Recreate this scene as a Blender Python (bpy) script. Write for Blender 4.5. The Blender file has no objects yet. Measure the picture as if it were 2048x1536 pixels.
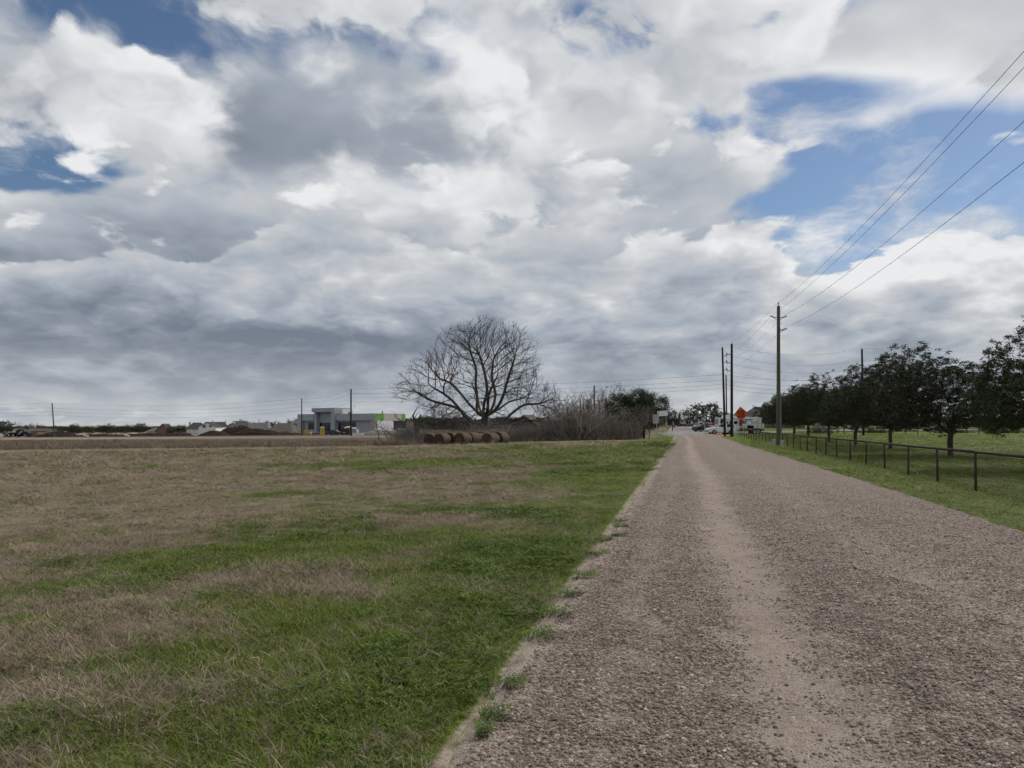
import bpy, bmesh, math, random
import numpy as np
from mathutils import Vector, Matrix, Quaternion, Euler
from mathutils.kdtree import KDTree

S = bpy.context.scene
C = S.collection
R = math.radians

# ------------------------------------------------------------------ camera
FPX, W0, H0 = 1450.0, 2048.0, 1536.0          # focal length and size of the photograph in pixels
EYE = 1.6
HORIZON = 850.0
cam_d = bpy.data.cameras.new('camera')
cam_d.sensor_width = 36.0
cam_d.lens = 36.0 * FPX / W0
cam_d.clip_start = 0.05
cam_d.clip_end = 8000
cam = bpy.data.objects.new('camera', cam_d)
C.objects.link(cam)
cam.location = (0, 0, EYE)
cam.rotation_euler = (R(90), 0, 0)
cam_d.shift_y = (HORIZON - H0 / 2) / W0          # uprights stay upright in the photograph: level camera, raised frame
S.camera = cam

def ray(px, py):
    return (px - W0 / 2) / FPX, 1.0, (HORIZON - py) / FPX      # direction, world axes

def azel(px, py):
    x, y, z = ray(px, py)
    return math.degrees(math.atan2(x, y)), math.degrees(math.atan2(z, math.hypot(x, y)))

# ------------------------------------------------------------------ node helper
class NT:
    def __init__(self, tree):
        self.t = tree; self.n = tree.nodes; self.l = tree.links
    def new(self, kind, **kw):
        n = self.n.new(kind)
        for k, v in kw.items():
            setattr(n, k, v)
        return n
    def put(self, sock, v):
        if isinstance(v, bpy.types.NodeSocket):
            self.l.new(v, sock)
        elif v is not None:
            if hasattr(sock.default_value, '__len__') and len(sock.default_value) == 4 and len(v) == 3:
                v = (*v, 1)
            sock.default_value = v
    def m(self, op, a, b=None, c=None, clamp=False):
        n = self.new('ShaderNodeMath', operation=op, use_clamp=clamp)
        for i, v in enumerate((a, b, c)):
            if v is not None: self.put(n.inputs[i], v)
        return n.outputs[0]
    def v(self, op, a, b=None, s=None):
        n = self.new('ShaderNodeVectorMath', operation=op)
        self.put(n.inputs[0], a)
        if b is not None: self.put(n.inputs[1], b)
        if s is not None: self.put(n.inputs['Scale'], s)
        return n.outputs['Value'] if op in ('DOT_PRODUCT', 'LENGTH', 'DISTANCE') else n.outputs[0]
    def ss(self, x, lo, hi, a=0.0, b=1.0, kind='SMOOTHSTEP'):
        n = self.new('ShaderNodeMapRange', interpolation_type=kind)
        self.put(n.inputs[0], x); self.put(n.inputs[1], lo); self.put(n.inputs[2], hi)
        self.put(n.inputs[3], a); self.put(n.inputs[4], b)
        return n.outputs[0]
    def noise(self, vec, scale, detail=4, rough=.5, dist=0.0, color=False, dim='3D', lac=2.0):
        n = self.new('ShaderNodeTexNoise', noise_dimensions=dim)
        if vec is not None: self.put(n.inputs['Vector'], vec)
        self.put(n.inputs['Scale'], scale); self.put(n.inputs['Detail'], detail)
        self.put(n.inputs['Roughness'], rough); self.put(n.inputs['Distortion'], dist)
        self.put(n.inputs['Lacunarity'], lac)
        return n.outputs['Color' if color else 'Fac']
    def vor(self, vec, scale, feature='F1', out='Distance', rnd=1.0):
        n = self.new('ShaderNodeTexVoronoi', feature=feature)
        self.put(n.inputs['Vector'], vec); self.put(n.inputs['Scale'], scale)
        self.put(n.inputs['Randomness'], rnd)
        return n.outputs[out]
    def mix(self, f, a, b, blend='MIX'):
        n = self.new('ShaderNodeMix', data_type='RGBA', blend_type=blend)
        self.put(n.inputs[0], f); self.put(n.inputs[6], a); self.put(n.inputs[7], b)
        return n.outputs[2]
    def ramp(self, f, stops):
        n = self.new('ShaderNodeValToRGB')
        e = n.color_ramp.elements
        while len(e) < len(stops): e.new(.5)
        for q, (p, c) in zip(e, stops):
            q.position = p; q.color = (*c, 1) if len(c) == 3 else c
        self.put(n.inputs[0], f)
        return n.outputs[0]
    def comb(self, x, y, z):
        n = self.new('ShaderNodeCombineXYZ')
        for i, v in enumerate((x, y, z)): self.put(n.inputs[i], v)
        return n.outputs[0]
    def sep(self, v):
        n = self.new('ShaderNodeSeparateXYZ'); self.put(n.inputs[0], v)
        return n.outputs

# ------------------------------------------------------------------ sun and sky
SUN_AZ, SUN_EL = R(58), R(40)                    # to the right and a little ahead, behind broken cloud
SUN_DIR = Vector((math.sin(SUN_AZ) * math.cos(SUN_EL), math.cos(SUN_AZ) * math.cos(SUN_EL), math.sin(SUN_EL)))

world = bpy.data.worlds.new('World')
S.world = world
world.use_nodes = True
world.node_tree.nodes.clear()
w = NT(world.node_tree)

def build_sky():
    tc = w.new('ShaderNodeTexCoord').outputs['Generated']
    d = w.v('NORMALIZE', tc)
    x, y, z = w.sep(d)
    az = w.m('MULTIPLY', w.m('ARCTAN2', x, y), 57.2958)
    el = w.m('MULTIPLY', w.m('ARCSINE', z), 57.2958)
    zc = w.m('MAXIMUM', z, 0.0)
    def project(hoff, vec=None, zz=None):
        return w.v('SCALE', d if vec is None else vec, s=w.m('DIVIDE', 1.0, w.m('ADD', zc if zz is None else zz, hoff)))
    p0 = project(.34)
    warp = w.v('SUBTRACT', w.noise(p0, 2.1, 4, .6, color=True), (.5, .5, .5))
    ae = w.v('MULTIPLY_ADD', warp, (6.0, 4.5, 0.0))
    n = ae.node; w.put(n.inputs[2], w.comb(az, el, 0.0))

    vn = w.new('ShaderNodeTexVoronoi', feature='F1', normalize=True)
    w.put(vn.inputs['Vector'], w.v('ADD', p0, w.v('SCALE', warp, s=.22)))
    vn.inputs['Scale'].default_value = 4.2; vn.inputs['Detail'].default_value = 2.0; vn.inputs['Roughness'].default_value = .55
    billow = w.m('SUBTRACT', .27, vn.outputs['Distance'])      # rounded heads of the cumulus

    def total(lst, start=0.0):
        acc = start
        for px, py, rx, ry, amp in lst:
            a0, e0 = azel(px, py)
            ka, ke = 1 / (rx * .0395), 1 / (ry * .0395)
            q = w.v('MULTIPLY_ADD', ae, (ka, ke, 0))
            q.node.inputs[2].default_value = (-a0 * ka, -e0 * ke, 0)
            g = w.m('POWER', .3679, w.v('DOT_PRODUCT', q, q))
            acc = w.m('MULTIPLY_ADD', g, amp, acc)
        return acc

    sky = w.new('ShaderNodeTexSky', sky_type='NISHITA')
    sky.sun_disc = False
    sky.sun_elevation = SUN_EL
    sky.sun_rotation = SUN_AZ
    sky.altitude = 30; sky.air_density = 1.0; sky.dust_density = .4; sky.ozone_density = 3.8
    out = w.v('SCALE', sky.outputs[0], s=SKY * .60)

    toward = (SUN_DIR * .7 + Vector((0, 0, 1)) * .5).normalized()
    for L in LAYERS:
        hoff, sc, seed = L['h'], L['scale'], L['seed']
        p = project(hoff)
        p = w.v('ADD', p, seed)
        p = w.v('ADD', p, w.v('SCALE', warp, s=L.get('warp', .25)))
        step = L.get('step', .05)
        D = w.noise(p, sc, L.get('detail', 8), L.get('rough', .55))
        pl = w.v('ADD', p, tuple(toward * step / (hoff + .2)))
        Dl = w.noise(pl, sc, 4, L.get('rough', .55))
        cov = w.m('SUBTRACT', w.m('ADD', D, total(L['cover'])), L['thr'])
        cov = w.m('MULTIPLY_ADD', billow, L.get('puff', .2), cov)
        soft = L['soft']
        alpha = w.ss(cov, 0.0, soft)
        thick = w.ss(cov, soft * .4, soft * .4 + L.get('deep', .35))
        lum = w.m('MULTIPLY_ADD', thick, -L.get('dark', .32), L['lum'])
        lum = w.m('MULTIPLY_ADD', w.m('SUBTRACT', D, Dl), L.get('relief', 2.0), lum)
        lum = w.m('MULTIPLY_ADD', billow, L.get('puff', .2) * 1.1, lum)
        lum = w.m('SUBTRACT', lum, total(L['shade']))
        col = w.ramp(lum, [(0.0, (.130, .155, .196)), (.25, (.194, .222, .267)), (.5, (.296, .328, .374)), (.75, (.425, .440, .460)), (1.0, (.615, .625, .635))])
        far = L.get('far', 0)
        if far:
            col = w.mix(w.ss(el, 0.0, 8.0, far, 0.0), col, (.295, .318, .342))
        if L.get('low'):
            alpha = w.m('MAXIMUM', alpha, w.ss(el, L['low'][0], L['low'][1], 1.0, 0.0))
        out = w.mix(alpha, out, col)
    bg = w.new('ShaderNodeBackground')
    w.put(bg.inputs[0], w.v('SCALE', out, s=1 / SKY)); bg.inputs[1].default_value = SKY
    o = w.new('ShaderNodeOutputWorld')
    w.l.new(bg.outputs[0], o.inputs[0])

SKY = .10
# cloud banks from the high deck down to the low cumulus; entries are centre and half size (px, py, rx, ry, amount)
LAYERS = [
    dict(h=.42, scale=4.6, seed=(8.2, 1.7, 4.4), thr=.46, soft=.30, puff=.5, lum=.86, dark=.10, relief=.8, detail=7, rough=.60, deep=.5, step=.04,
         cover=[(1900, 470, 220, 40, .10), (1640, 280, 120, 60, .10), (230, 20, 200, 60, -.06)], shade=[(230, 20, 300, 90, .10)]),
    dict(h=.42, scale=1.9, seed=(3.1, 7.7, 1.3), thr=.30, soft=.26, puff=.18, lum=.64, dark=.24, relief=1.25, detail=8, rough=.53, deep=.45, far=.4, low=(4, 14), step=.07,
         cover=[(230, -15, 230, 75, -.42), (0, 320, 190, 50, -.55), (620, 565, 500, 80, .45), (830, 50, 100, 60, -.38), (1450, 50, 280, 45, -.40), (1190, 60, 80, 60, -.36),
                (1690, 300, 240, 110, -.62), (1930, 430, 300, 130, -.64), (1740, 250, 90, 30, .30), (1350, 250, 110, 50, -.40), (1250, 470, 90, 45, -.40), (1600, 480, 220, 50, -.42), (1550, 215, 150, 40, -.3), (720, 385, 200, 22, -.25),
                (1900, 130, 380, 110, .25), (600, 330, 260, 70, .22), (1200, 200, 250, 140, .25), (600, 180, 420, 130, .12)],
         shade=[(1050, 300, 270, 110, .16), (640, 280, 420, 110, .14), (1180, 280, 120, 80, -.10), (1850, 130, 420, 150, -.30), (1350, 300, 300, 200, -.12), (560, 330, 10, 10, .0), (280, 110, 300, 50, .08), (180, 160, 300, 110, .16), (1000, 180, 350, 120, .08), (60, 210, 220, 45, .14), (200, 240, 420, 100, .12), (1000, 100, 500, 80, .06)]),
    dict(h=.36, scale=2.2, seed=(11.4, 2.2, 5.9), thr=.50, soft=.14, puff=.34, lum=.78, dark=.26, relief=1.8, detail=9, rough=.53, deep=.42, far=.4, step=.06,
         cover=[(1420, 365, 320, 60, .38), (1250, 330, 180, 100, .20), (480, 520, 700, 110, .40), (700, 577, 140, 60, .35), (900, 540, 260, 110, .34), (-100, 440, 300, 50, .2), (0, 320, 200, 50, -.4), (1700, 290, 200, 90, -.3), (1400, 560, 300, 80, .34), (1000, 720, 2000, 110, .3), (1920, 430, 260, 130, -.5)],
         shade=[(1420, 365, 330, 80, -.14), (1250, 500, 300, 60, -.06), (300, 560, 640, 120, .30), (600, 620, 420, 90, .16), (950, 480, 120, 60, -.12), (640, 550, 180, 60, -.16), (1360, 600, 260, 60, .10), (800, 440, 260, 30, -.08)]),
    dict(h=.34, scale=2.9, seed=(5.4, 12.2, 8.9), thr=.52, soft=.055, puff=.50, lum=.78, dark=.24, relief=2.0, detail=9, rough=.54, deep=.34, far=.6, step=.05,
         cover=[(1860, 500, 90, 60, .46), (1700, 640, 520, 75, .38), (1400, 540, 260, 60, .25), (280, 640, 700, 80, .42), (300, 570, 160, 40, .2), (640, 550, 200, 60, .30), (1000, 650, 240, 60, .2), (900, 770, 2000, 60, .30), (1950, 430, 220, 60, -.34), (1700, 480, 120, 40, -.2)],
         shade=[(300, 680, 700, 60, .38), (560, 690, 300, 30, .12), (300, 560, 160, 34, -.05), (1350, 620, 240, 60, .10), (1600, 690, 500, 45, .10), (1750, 560, 360, 70, -.18), (1850, 500, 170, 60, -.18), (700, 760, 900, 50, .03)]),
]
build_sky()
world.cycles.sampling_method = 'NONE'

sun_d = bpy.data.lights.new('sun', 'SUN')
sun_d.energy = 1.7
sun_d.angle = R(10)
sun_d.color = (1.0, .94, .84)
sun = bpy.data.objects.new('sun', sun_d)
C.objects.link(sun)
sun.rotation_euler = (-SUN_DIR).to_track_quat('-Z', 'Y').to_euler()

S.view_settings.view_transform = 'Standard'
S.view_settings.look = 'None'
S.view_settings.gamma = 1
S.view_settings.exposure = .42
S.render.engine = 'CYCLES'
S.cycles.max_bounces = 4
S.cycles.diffuse_bounces = 2
S.cycles.glossy_bounces = 2
S.cycles.transparent_max_bounces = 8
S.cycles.use_denoising = True
S.cycles.use_adaptive_sampling = True
S.cycles.adaptive_threshold = .025
S.cycles.adaptive_min_samples = 12

# ------------------------------------------------------------------ terrain
def ss(lo, hi, v):
    t = np.clip((np.asarray(v, float) - lo) / (hi - lo), 0, 1)
    return t * t * (3 - 2 * t)

def hash2(i, j, seed):
    n = (i.astype(np.int64) * 374761393 + j.astype(np.int64) * 668265263 + seed * 2147483647) & 0xffffffff
    n = ((n ^ (n >> 13)) * 1274126177) & 0xffffffff
    return ((n ^ (n >> 16)) & 0xffff) / 65535.0

def vnoise(x, y, seed=0):
    x = np.asarray(x, float); y = np.asarray(y, float)
    i, j = np.floor(x), np.floor(y)
    u, v = x - i, y - j
    u = u * u * (3 - 2 * u); v = v * v * (3 - 2 * v)
    i = i.astype(np.int64); j = j.astype(np.int64)
    a, b = hash2(i, j, seed), hash2(i + 1, j, seed)
    c, d = hash2(i, j + 1, seed), hash2(i + 1, j + 1, seed)
    return (a * (1 - u) + b * u) * (1 - v) + (c * (1 - u) + d * u) * v

def fbm(x, y, seed=0, octv=4, rough=.5):
    t, amp, tot = 0, 1.0, 0
    for k in range(octv):
        t = t + amp * vnoise(x * 2 ** k + 17.3 * k, y * 2 ** k - 9.1 * k, seed + k)
        tot += amp; amp *= rough
    return t / tot

RD = .236                                        # the gravel road runs ahead and to the right: x grows by RD per metre of y
RC = 1 / math.sqrt(1 + RD * RD)
RW = 6.0                                         # its width
ROAD_END = 119.0
def road_s(x, y):                                # metres to the right of the road's left edge
    return (x - RD * y + 1.092) * RC
def road_xy(s, y):                               # point on the road at lateral s, for the left-edge y
    return RD * y - 1.092 + s * RC, y - s * RC * RD

def terrain(x, y, lumps=True):
    x = np.asarray(x, float); y = np.asarray(y, float)
    s = road_s(x, y)
    z = -.5 * ss(2, 30, -s) - 4.0 * ss(60, 420, y) * ss(10, 200, -s)
    z = z - .41 * ss(6.1, 9.6, s) * (1 - ss(78, 112, y))
    z = z + 1.1 * ss(124, 205, y) * ss(-40, -6, s) * (1 - ss(22, 75, s))
    z = z + .9 * ss(30, 160, s) * ss(90, 220, y)
    if lumps:
        far = 1 - ss(25, 60, np.hypot(x, y))
        z = z + (fbm(x * .9, y * .9, 5, 3) - .5) * .09 * (ss(.2, 1.2, -s) + ss(6.2, 7.2, s)) * (.35 + .65 * far)
        z = z + (fbm(x * 5, y * 5, 8, 2) - .5) * .035 * far * (ss(.1, .5, -s) + ss(6.1, 6.6, s))
    road = ss(.05, .5, s) * (1 - ss(RW - .5, RW - .05, s)) * (1 - ss(ROAD_END + 18, ROAD_END + 20, y))
    return z - .22 * road

def gz(x, y):
    return float(terrain(x, y))
def X(px, Y):
    return (px - 1024.0) / FPX * Y
def Z(py, Y):
    return EYE + (HORIZON - py) / FPX * Y
def at(px, Y, dz=0.0):
    x = X(px, Y)
    return Vector((x, Y, gz(x, Y) + dz))
def on_ground(px, py):                           # where the line of sight through a pixel meets the ground
    y = 3.0
    for _ in range(4000):
        x = X(px, y)
        if EYE - (py - HORIZON) / FPX * y <= float(terrain(x, y, False)): break
        y *= 1.004
    return x, y

# ------------------------------------------------------------------ mesh helpers
class MB:
    def __init__(self):
        self.v = []; self.f = []; self.m = []
    def add(self, vs, fs, mi=0):
        o = len(self.v)
        self.v += [tuple(q) for q in vs]
        self.f += [tuple(o + i for i in f) for f in fs]
        self.m += [mi] * len(fs)
        return self
    def box(self, c, s, mat=None, mi=0, taper=1.0):
        hx, hy, hz = s[0] / 2, s[1] / 2, s[2] / 2
        vs = [Vector((sx * hx * (taper if sz > 0 else 1), sy * hy * (taper if sz > 0 else 1), sz * hz)) for sz in (-1, 1) for sx, sy in ((-1, -1), (1, -1), (1, 1), (-1, 1))]
        if mat is not None: vs = [mat @ q for q in vs]
        vs = [q + Vector(c) for q in vs]
        return self.add(vs, [(3, 2, 1, 0), (4, 5, 6, 7), (0, 1, 5, 4), (1, 2, 6, 5), (2, 3, 7, 6), (3, 0, 4, 7)], mi)
    def bar(self, a, b, wd, ht, mi=0):           # box beam between two points
        a, b = Vector(a), Vector(b); d = b - a
        q = d.to_track_quat('X', 'Z').to_matrix()
        return self.box((a + b) / 2, (d.length, wd, ht), q, mi)
    def tube(self, pts, rad, n=6, cap=True, mi=0):
        pts = [Vector(p) for p in pts]
        if not hasattr(rad, '__len__'): rad = [rad] * len(pts)
        o = len(self.v); k = len(pts)
        t = (pts[1] - pts[0]).normalized()
        up = Vector((0, 0, 1)) if abs(t.z) < .9 else Vector((1, 0, 0))
        u = t.cross(up).normalized()
        for i in range(k):
            a = pts[max(i - 1, 0)]; b = pts[min(i + 1, k - 1)]
            t = b - a
            if t.length < 1e-9: t = Vector((0, 0, 1))
            t.normalize()
            u = (u - t * u.dot(t))
            if u.length < 1e-6: u = t.orthogonal()
            u.normalize(); vv = t.cross(u)
            for j in range(n):
                an = 2 * math.pi * j / n
                self.v.append(tuple(pts[i] + (u * math.cos(an) + vv * math.sin(an)) * rad[i]))
        for i in range(k - 1):
            for j in range(n):
                self.f.append((o + i * n + j, o + i * n + (j + 1) % n, o + (i + 1) * n + (j + 1) % n, o + (i + 1) * n + j)); self.m.append(mi)
        if cap:
            self.f.append(tuple(o + j for j in reversed(range(n)))); self.m.append(mi)
            self.f.append(tuple(o + (k - 1) * n + j for j in range(n))); self.m.append(mi)
        return self
    def prism(self, poly, y0, y1, mi=0):         # polygon in x,z pushed along y
        n = len(poly)
        vs = [(p[0], y0, p[1]) for p in poly] + [(p[0], y1, p[1]) for p in poly]
        fs = [tuple(range(n)), tuple(reversed(range(n, 2 * n)))] + [(i, i + n, (i + 1) % n + n, (i + 1) % n) for i in range(n)]
        return self.add(vs, fs, mi)
    def mesh(self, name, mats, smooth=False):
        me = bpy.data.meshes.new(name)
        me.from_pydata(self.v, [], self.f)
        for q in (mats if isinstance(mats, (list, tuple)) else [mats]): me.materials.append(q)
        if any(self.m): me.polygons.foreach_set('material_index', self.m)
        if smooth: me.polygons.foreach_set('use_smooth', [True] * len(me.polygons))
        me.update()
        return me
    def obj(self, name, mats, parent=None, smooth=False, bevel=0.0):
        me = self.mesh(name, mats, smooth)
        if bevel:
            bm = bmesh.new(); bm.from_mesh(me)
            bmesh.ops.recalc_face_normals(bm, faces=bm.faces)
            bmesh.ops.bevel(bm, geom=list(bm.edges), offset=bevel, segments=2, affect='EDGES', profile=.6)
            bm.to_mesh(me); bm.free()
        else:
            bm = bmesh.new(); bm.from_mesh(me)
            bmesh.ops.recalc_face_normals(bm, faces=bm.faces)
            bm.to_mesh(me); bm.free()
        return link(name, me, parent)

def link(name, me, parent=None):
    o = bpy.data.objects.new(name, me); C.objects.link(o)
    if parent is not None: o.parent = parent
    return o
def tag(o, label=None, cat=None, group=None, kind=None):
    for k, v in (('label', label), ('category', cat), ('group', group), ('kind', kind)):
        if v: o[k] = v
    return o
def thing(name, label, cat, loc=(0, 0, 0), rz=0.0, group=None):
    o = bpy.data.objects.new(name, None); C.objects.link(o)
    o.empty_display_size = .3
    o.location = loc; o.rotation_euler = (0, 0, rz)
    return tag(o, label, cat, group)
def copy_tree(o, parent=None):
    c = o.copy(); C.objects.link(c); c.parent = parent
    for ch in list(o.children): copy_tree(ch, c)
    return c

# ------------------------------------------------------------------ materials
def material(name, base=None, rough=.85, metal=0.0, spec=.3, fn=None):
    m = bpy.data.materials.new(name); m.use_nodes = True
    t = NT(m.node_tree)
    b = t.n['Principled BSDF']
    b.inputs['Roughness'].default_value = rough
    b.inputs['Metallic'].default_value = metal
    b.inputs['Specular IOR Level'].default_value = spec
    if base is not None: b.inputs['Base Color'].default_value = (*base, 1)
    if fn: fn(t, b)
    return m
def bump(t, b, height, strength, dist):
    n = t.new('ShaderNodeBump'); n.inputs['Strength'].default_value = strength; n.inputs['Distance'].default_value = dist
    t.l.new(height, n.inputs['Height']); t.l.new(n.outputs[0], b.inputs['Normal'])
def pos(t):
    return t.new('ShaderNodeNewGeometry').outputs['Position']
def loc_co(t):
    return t.new('ShaderNodeTexCoord').outputs['Object']

def mottled(name, c0, c1, scale=3.0, rough=.85, detail=5, bscale=None, bstr=.3, bdist=.02, metal=0, spec=.3, stretch=None, c2=None):
    def fn(t, b):
        co = loc_co(t)
        if stretch: co = t.v('MULTIPLY', co, stretch)
        f = t.noise(co, scale, detail, .6)
        stops = [(.3, c0), (.7, c1)] if c2 is None else [(.25, c0), (.5, c1), (.75, c2)]
        t.put(b.inputs['Base Color'], t.ramp(f, stops))
        if bscale: bump(t, b, t.noise(co, bscale, 4, .6), bstr, bdist)
    return material(name, None, rough, metal, spec, fn)

def per_instance(name, c0, c1, rough=.7, along=None, trans=0.0, spec=.2):
    def fn(t, b):
        rnd = t.new('ShaderNodeObjectInfo').outputs['Random']
        col = t.mix(rnd, c0, c1)
        if along:                                # tips bleached: the blade is drier towards its end
            f = t.ss(t.sep(t.new('ShaderNodeTexCoord').outputs['Object'])[2], along[0], along[1])
            col = t.mix(f, col, along[2])
        f2 = t.noise(pos(t), 1.7, 2, .5)
        col = t.mix(t.ss(f2, .35, .7, 0, .45), col, t.v('MULTIPLY', col, (.62, .66, .62)))
        t.put(b.inputs['Base Color'], col)
        if trans:
            tr = t.new('ShaderNodeBsdfTranslucent'); t.put(tr.inputs[0], col)
            mx = t.new('ShaderNodeMixShader'); mx.inputs[0].default_value = trans
            t.l.new(b.outputs[0], mx.inputs[1]); t.l.new(tr.outputs[0], mx.inputs[2])
            t.l.new(mx.outputs[0], t.n['Material Output'].inputs[0])
    return material(name, None, rough, 0, spec, fn)

# ------------------------------------------------------------------ what grows where (shared by the ground colour and the tufts)
GREEN = [(366, 1127, 210, 30), (132, 1076, 60, 15), (527, 1234, 120, 20), (440, 1312, 190, 24), (293, 1361, 50, 14), (898, 1073, 80, 20), (650, 1098, 220, 22),
         (805, 1390, 170, 60), (800, 1513, 130, 30), (50, 1498, 80, 22), (440, 1455, 160, 50), (73, 1185, 110, 18), (900, 1250, 150, 60), (1000, 1130, 130, 40),
         (560, 990, 150, 10), (800, 932, 230, 10), (1120, 905, 330, 16), (120, 998, 70, 6), (1200, 960, 120, 30), (650, 1270, 200, 30), (860, 1018, 60, 6)]
DEAD = [(440, 1190, 170, 22), (244, 1275, 230, 26), (98, 1375, 160, 40), (390, 1361, 110, 18), (708, 1420, 110, 30), (762, 1200, 90, 20), (560, 1460, 70, 22),
        (171, 1508, 100, 30), (967, 1185, 60, 22), (690, 1180, 120, 16), (880, 1330, 60, 18), (1000, 985, 240, 12), (420, 960, 500, 30), (180, 1040, 300, 30), (880, 1040, 80, 10), (930, 915, 120, 5), (620, 1150, 180, 12), (860, 1110, 60, 10)]
def _blobs(lst):
    out = []
    for px, py, rx, ry in lst:
        x, y = on_ground(px, py)
        out.append((x, y, rx * y / FPX, max(ry * y * y / (EYE * FPX), .12)))
    return out
GREEN_W, DEAD_W = _blobs(GREEN), _blobs(DEAD)

def weed_edge(x):                                # where the mown field meets the rough strip
    return np.interp(x, [-200, -43, -16, 0, 14, 20], [40, 61, 71, 80, 78, 74])

def greenness(x, y):
    x = np.asarray(x, float); y = np.asarray(y, float)
    s = road_s(x, y)
    wx = x + (fbm(x * .8, y * .8, 21, 3) - .5) * 1.6
    wy = y + (fbm(x * .8, y * .8, 31, 3) - .5) * 1.6
    g = (fbm(x * .30, y * .22, 41, 5, .6) - .5) * 1.5 - .33
    g = g + .55 * ss(4.0, .3, -s) * (s < 3) + .10 * ss(9, 3, -s) * (s < 3)
    for bx, by, rx, ry in GREEN_W:
        g = g + .74 * np.exp(-((wx - bx) / rx) ** 2 - ((wy - by) / ry) ** 2)
    for bx, by, rx, ry in DEAD_W:
        g = g - .74 * np.exp(-((wx - bx) / rx) ** 2 - ((wy - by) / ry) ** 2)
    g = g - .30 * ss(14, 40, -s) * ss(6, 14, y)
    g = np.where(s > 5.5, .62 + (fbm(x * .22, y * .12, 51, 5) - .5) * 1.1, g)
    g = g + .45 * (s > 5.5) * (s < 15)
    return np.clip(.5 + g, 0, 1)

# ------------------------------------------------------------------ the ground sheet
def build_ground():
    fine = np.radians(np.arange(-46, 46.01, .2))
    rest = np.radians(np.arange(50, 311, 4.0))
    ang = np.concatenate([fine, rest])
    rad = [0.0, .5]
    while rad[-1] < 6000: rad.append(rad[-1] * 1.03 if rad[-1] > 1.5 else rad[-1] + .25)
    rad = np.array(rad[1:])
    A, Rr = np.meshgrid(ang, rad)
    x = (np.sin(A) * Rr).ravel(); y = (np.cos(A) * Rr).ravel()
    z = terrain(x, y)
    n, k = len(ang), len(rad)
    vs = np.column_stack([x, y, z])
    vs = np.vstack([vs, [[0, 0, gz(0, 0)]]])
    i, j = np.meshgrid(np.arange(k - 1), np.arange(n), indexing='ij')
    i = i.ravel(); j = j.ravel(); j2 = (j + 1) % n
    quads = np.column_stack([i * n + j, (i + 1) * n + j, (i + 1) * n + j2, i * n + j2])
    me = bpy.data.meshes.new('ground')
    nq = len(quads)
    tri = np.column_stack([np.full(n, len(vs) - 1), np.arange(n), (np.arange(n) + 1) % n])
    me.vertices.add(len(vs)); me.vertices.foreach_set('co', vs.ravel())
    me.loops.add(nq * 4 + n * 3)
    me.loops.foreach_set('vertex_index', np.concatenate([quads[:, ::-1].ravel(), tri[:, ::-1].ravel()]))
    me.polygons.add(nq + n)
    me.polygons.foreach_set('loop_start', np.concatenate([np.arange(nq) * 4, nq * 4 + np.arange(n) * 3]))
    me.update(calc_edges=True)
    if me.polygons[0].normal.z < 0: me.flip_normals()
    me.polygons.foreach_set('use_smooth', [True] * len(me.polygons))
    xx, yy = vs[:, 0], vs[:, 1]
    s = road_s(xx, yy)
    g = greenness(xx, yy)
    wob = (fbm(xx * .25, yy * .25, 61, 3) - .5) * 5
    wd = ss(-1.0, 1.5, yy + wob - weed_edge(xx)) * ss(-3, -7, s)
    dry = ss(0, 10, yy + wob - 106 - .35 * (xx + 60)) * ss(-12, -30, s)
    site = ss(0, 8, yy + wob - 140 - .25 * (xx + 60)) * ss(-25, -45, s) * (1 - ss(290, 310, yy))
    for nm, a in (('green', g), ('weed', wd * (1 - dry)), ('dry', dry * (1 - site)), ('site', site), ('bare', np.exp(-((s - .0) / .12) ** 2))):
        at_ = me.attributes.new(nm, 'FLOAT', 'POINT'); at_.data.foreach_set('value', a.astype(np.float32))
    def fn(t, b):
        p = pos(t)
        def attr(nm):
            q = t.new('ShaderNodeAttribute'); q.attribute_name = nm; return q.outputs['Fac']
        n1 = t.noise(p, 14, 5, .65); n2 = t.noise(p, 2.2, 5, .6); n3 = t.noise(p, .35, 4, .6)
        n4 = t.noise(t.v('MULTIPLY', p, (1.2, .5, 1)), .9, 6, .7)
        dead = t.ramp(n1, [(.25, (.120, .094, .064)), (.5, (.225, .184, .124)), (.75, (.34, .285, .195))])
        dead = t.mix(t.ss(n3, .25, .65, .15, .8), dead, t.mix(n1, (.125, .122, .056), (.265, .255, .125)))
        grn = t.ramp(n1, [(.25, (.050, .072, .010)), (.5, (.106, .148, .022)), (.75, (.180, .228, .048))])
        f = t.m('ADD', attr('green'), t.m('MULTIPLY', t.m('SUBTRACT', n2, .5), .9))
        f = t.m('ADD', f, t.m('MULTIPLY', t.m('SUBTRACT', n4, .5), .5))
        col = t.mix(t.ss(f, .34, .68), dead, grn)
        weedc = t.ramp(t.noise(p, 3.0, 6, .7), [(.25, (.090, .069, .054)), (.5, (.170, .134, .104)), (.75, (.26, .21, .155))])
        col = t.mix(attr('weed'), col, weedc)
        col = t.mix(attr('dry'), col, t.ramp(n2, [(.3, (.27, .22, .15)), (.7, (.38, .315, .22))]))
        col = t.mix(attr('site'), col, t.ramp(t.noise(p, .5, 6, .7), [(.3, (.075, .050, .040)), (.55, (.135, .10, .08)), (.75, (.24, .20, .16))]))
        col = t.mix(t.ss(t.m('ADD', attr('bare'), t.m('MULTIPLY', t.m('SUBTRACT', n1, .5), .6)), .35, .75), col, t.ramp(n1, [(.3, (.26, .21, .155)), (.7, (.46, .385, .295))]))
        t.put(b.inputs['Base Color'], col)
        bump(t, b, t.m('ADD', n1, t.m('MULTIPLY', n2, .6)), .8, .05)
    me.materials.append(material('meadow', None, .95, 0, .1, fn))
    o = link('ground', me); tag(o, kind='structure')
    return o
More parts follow.
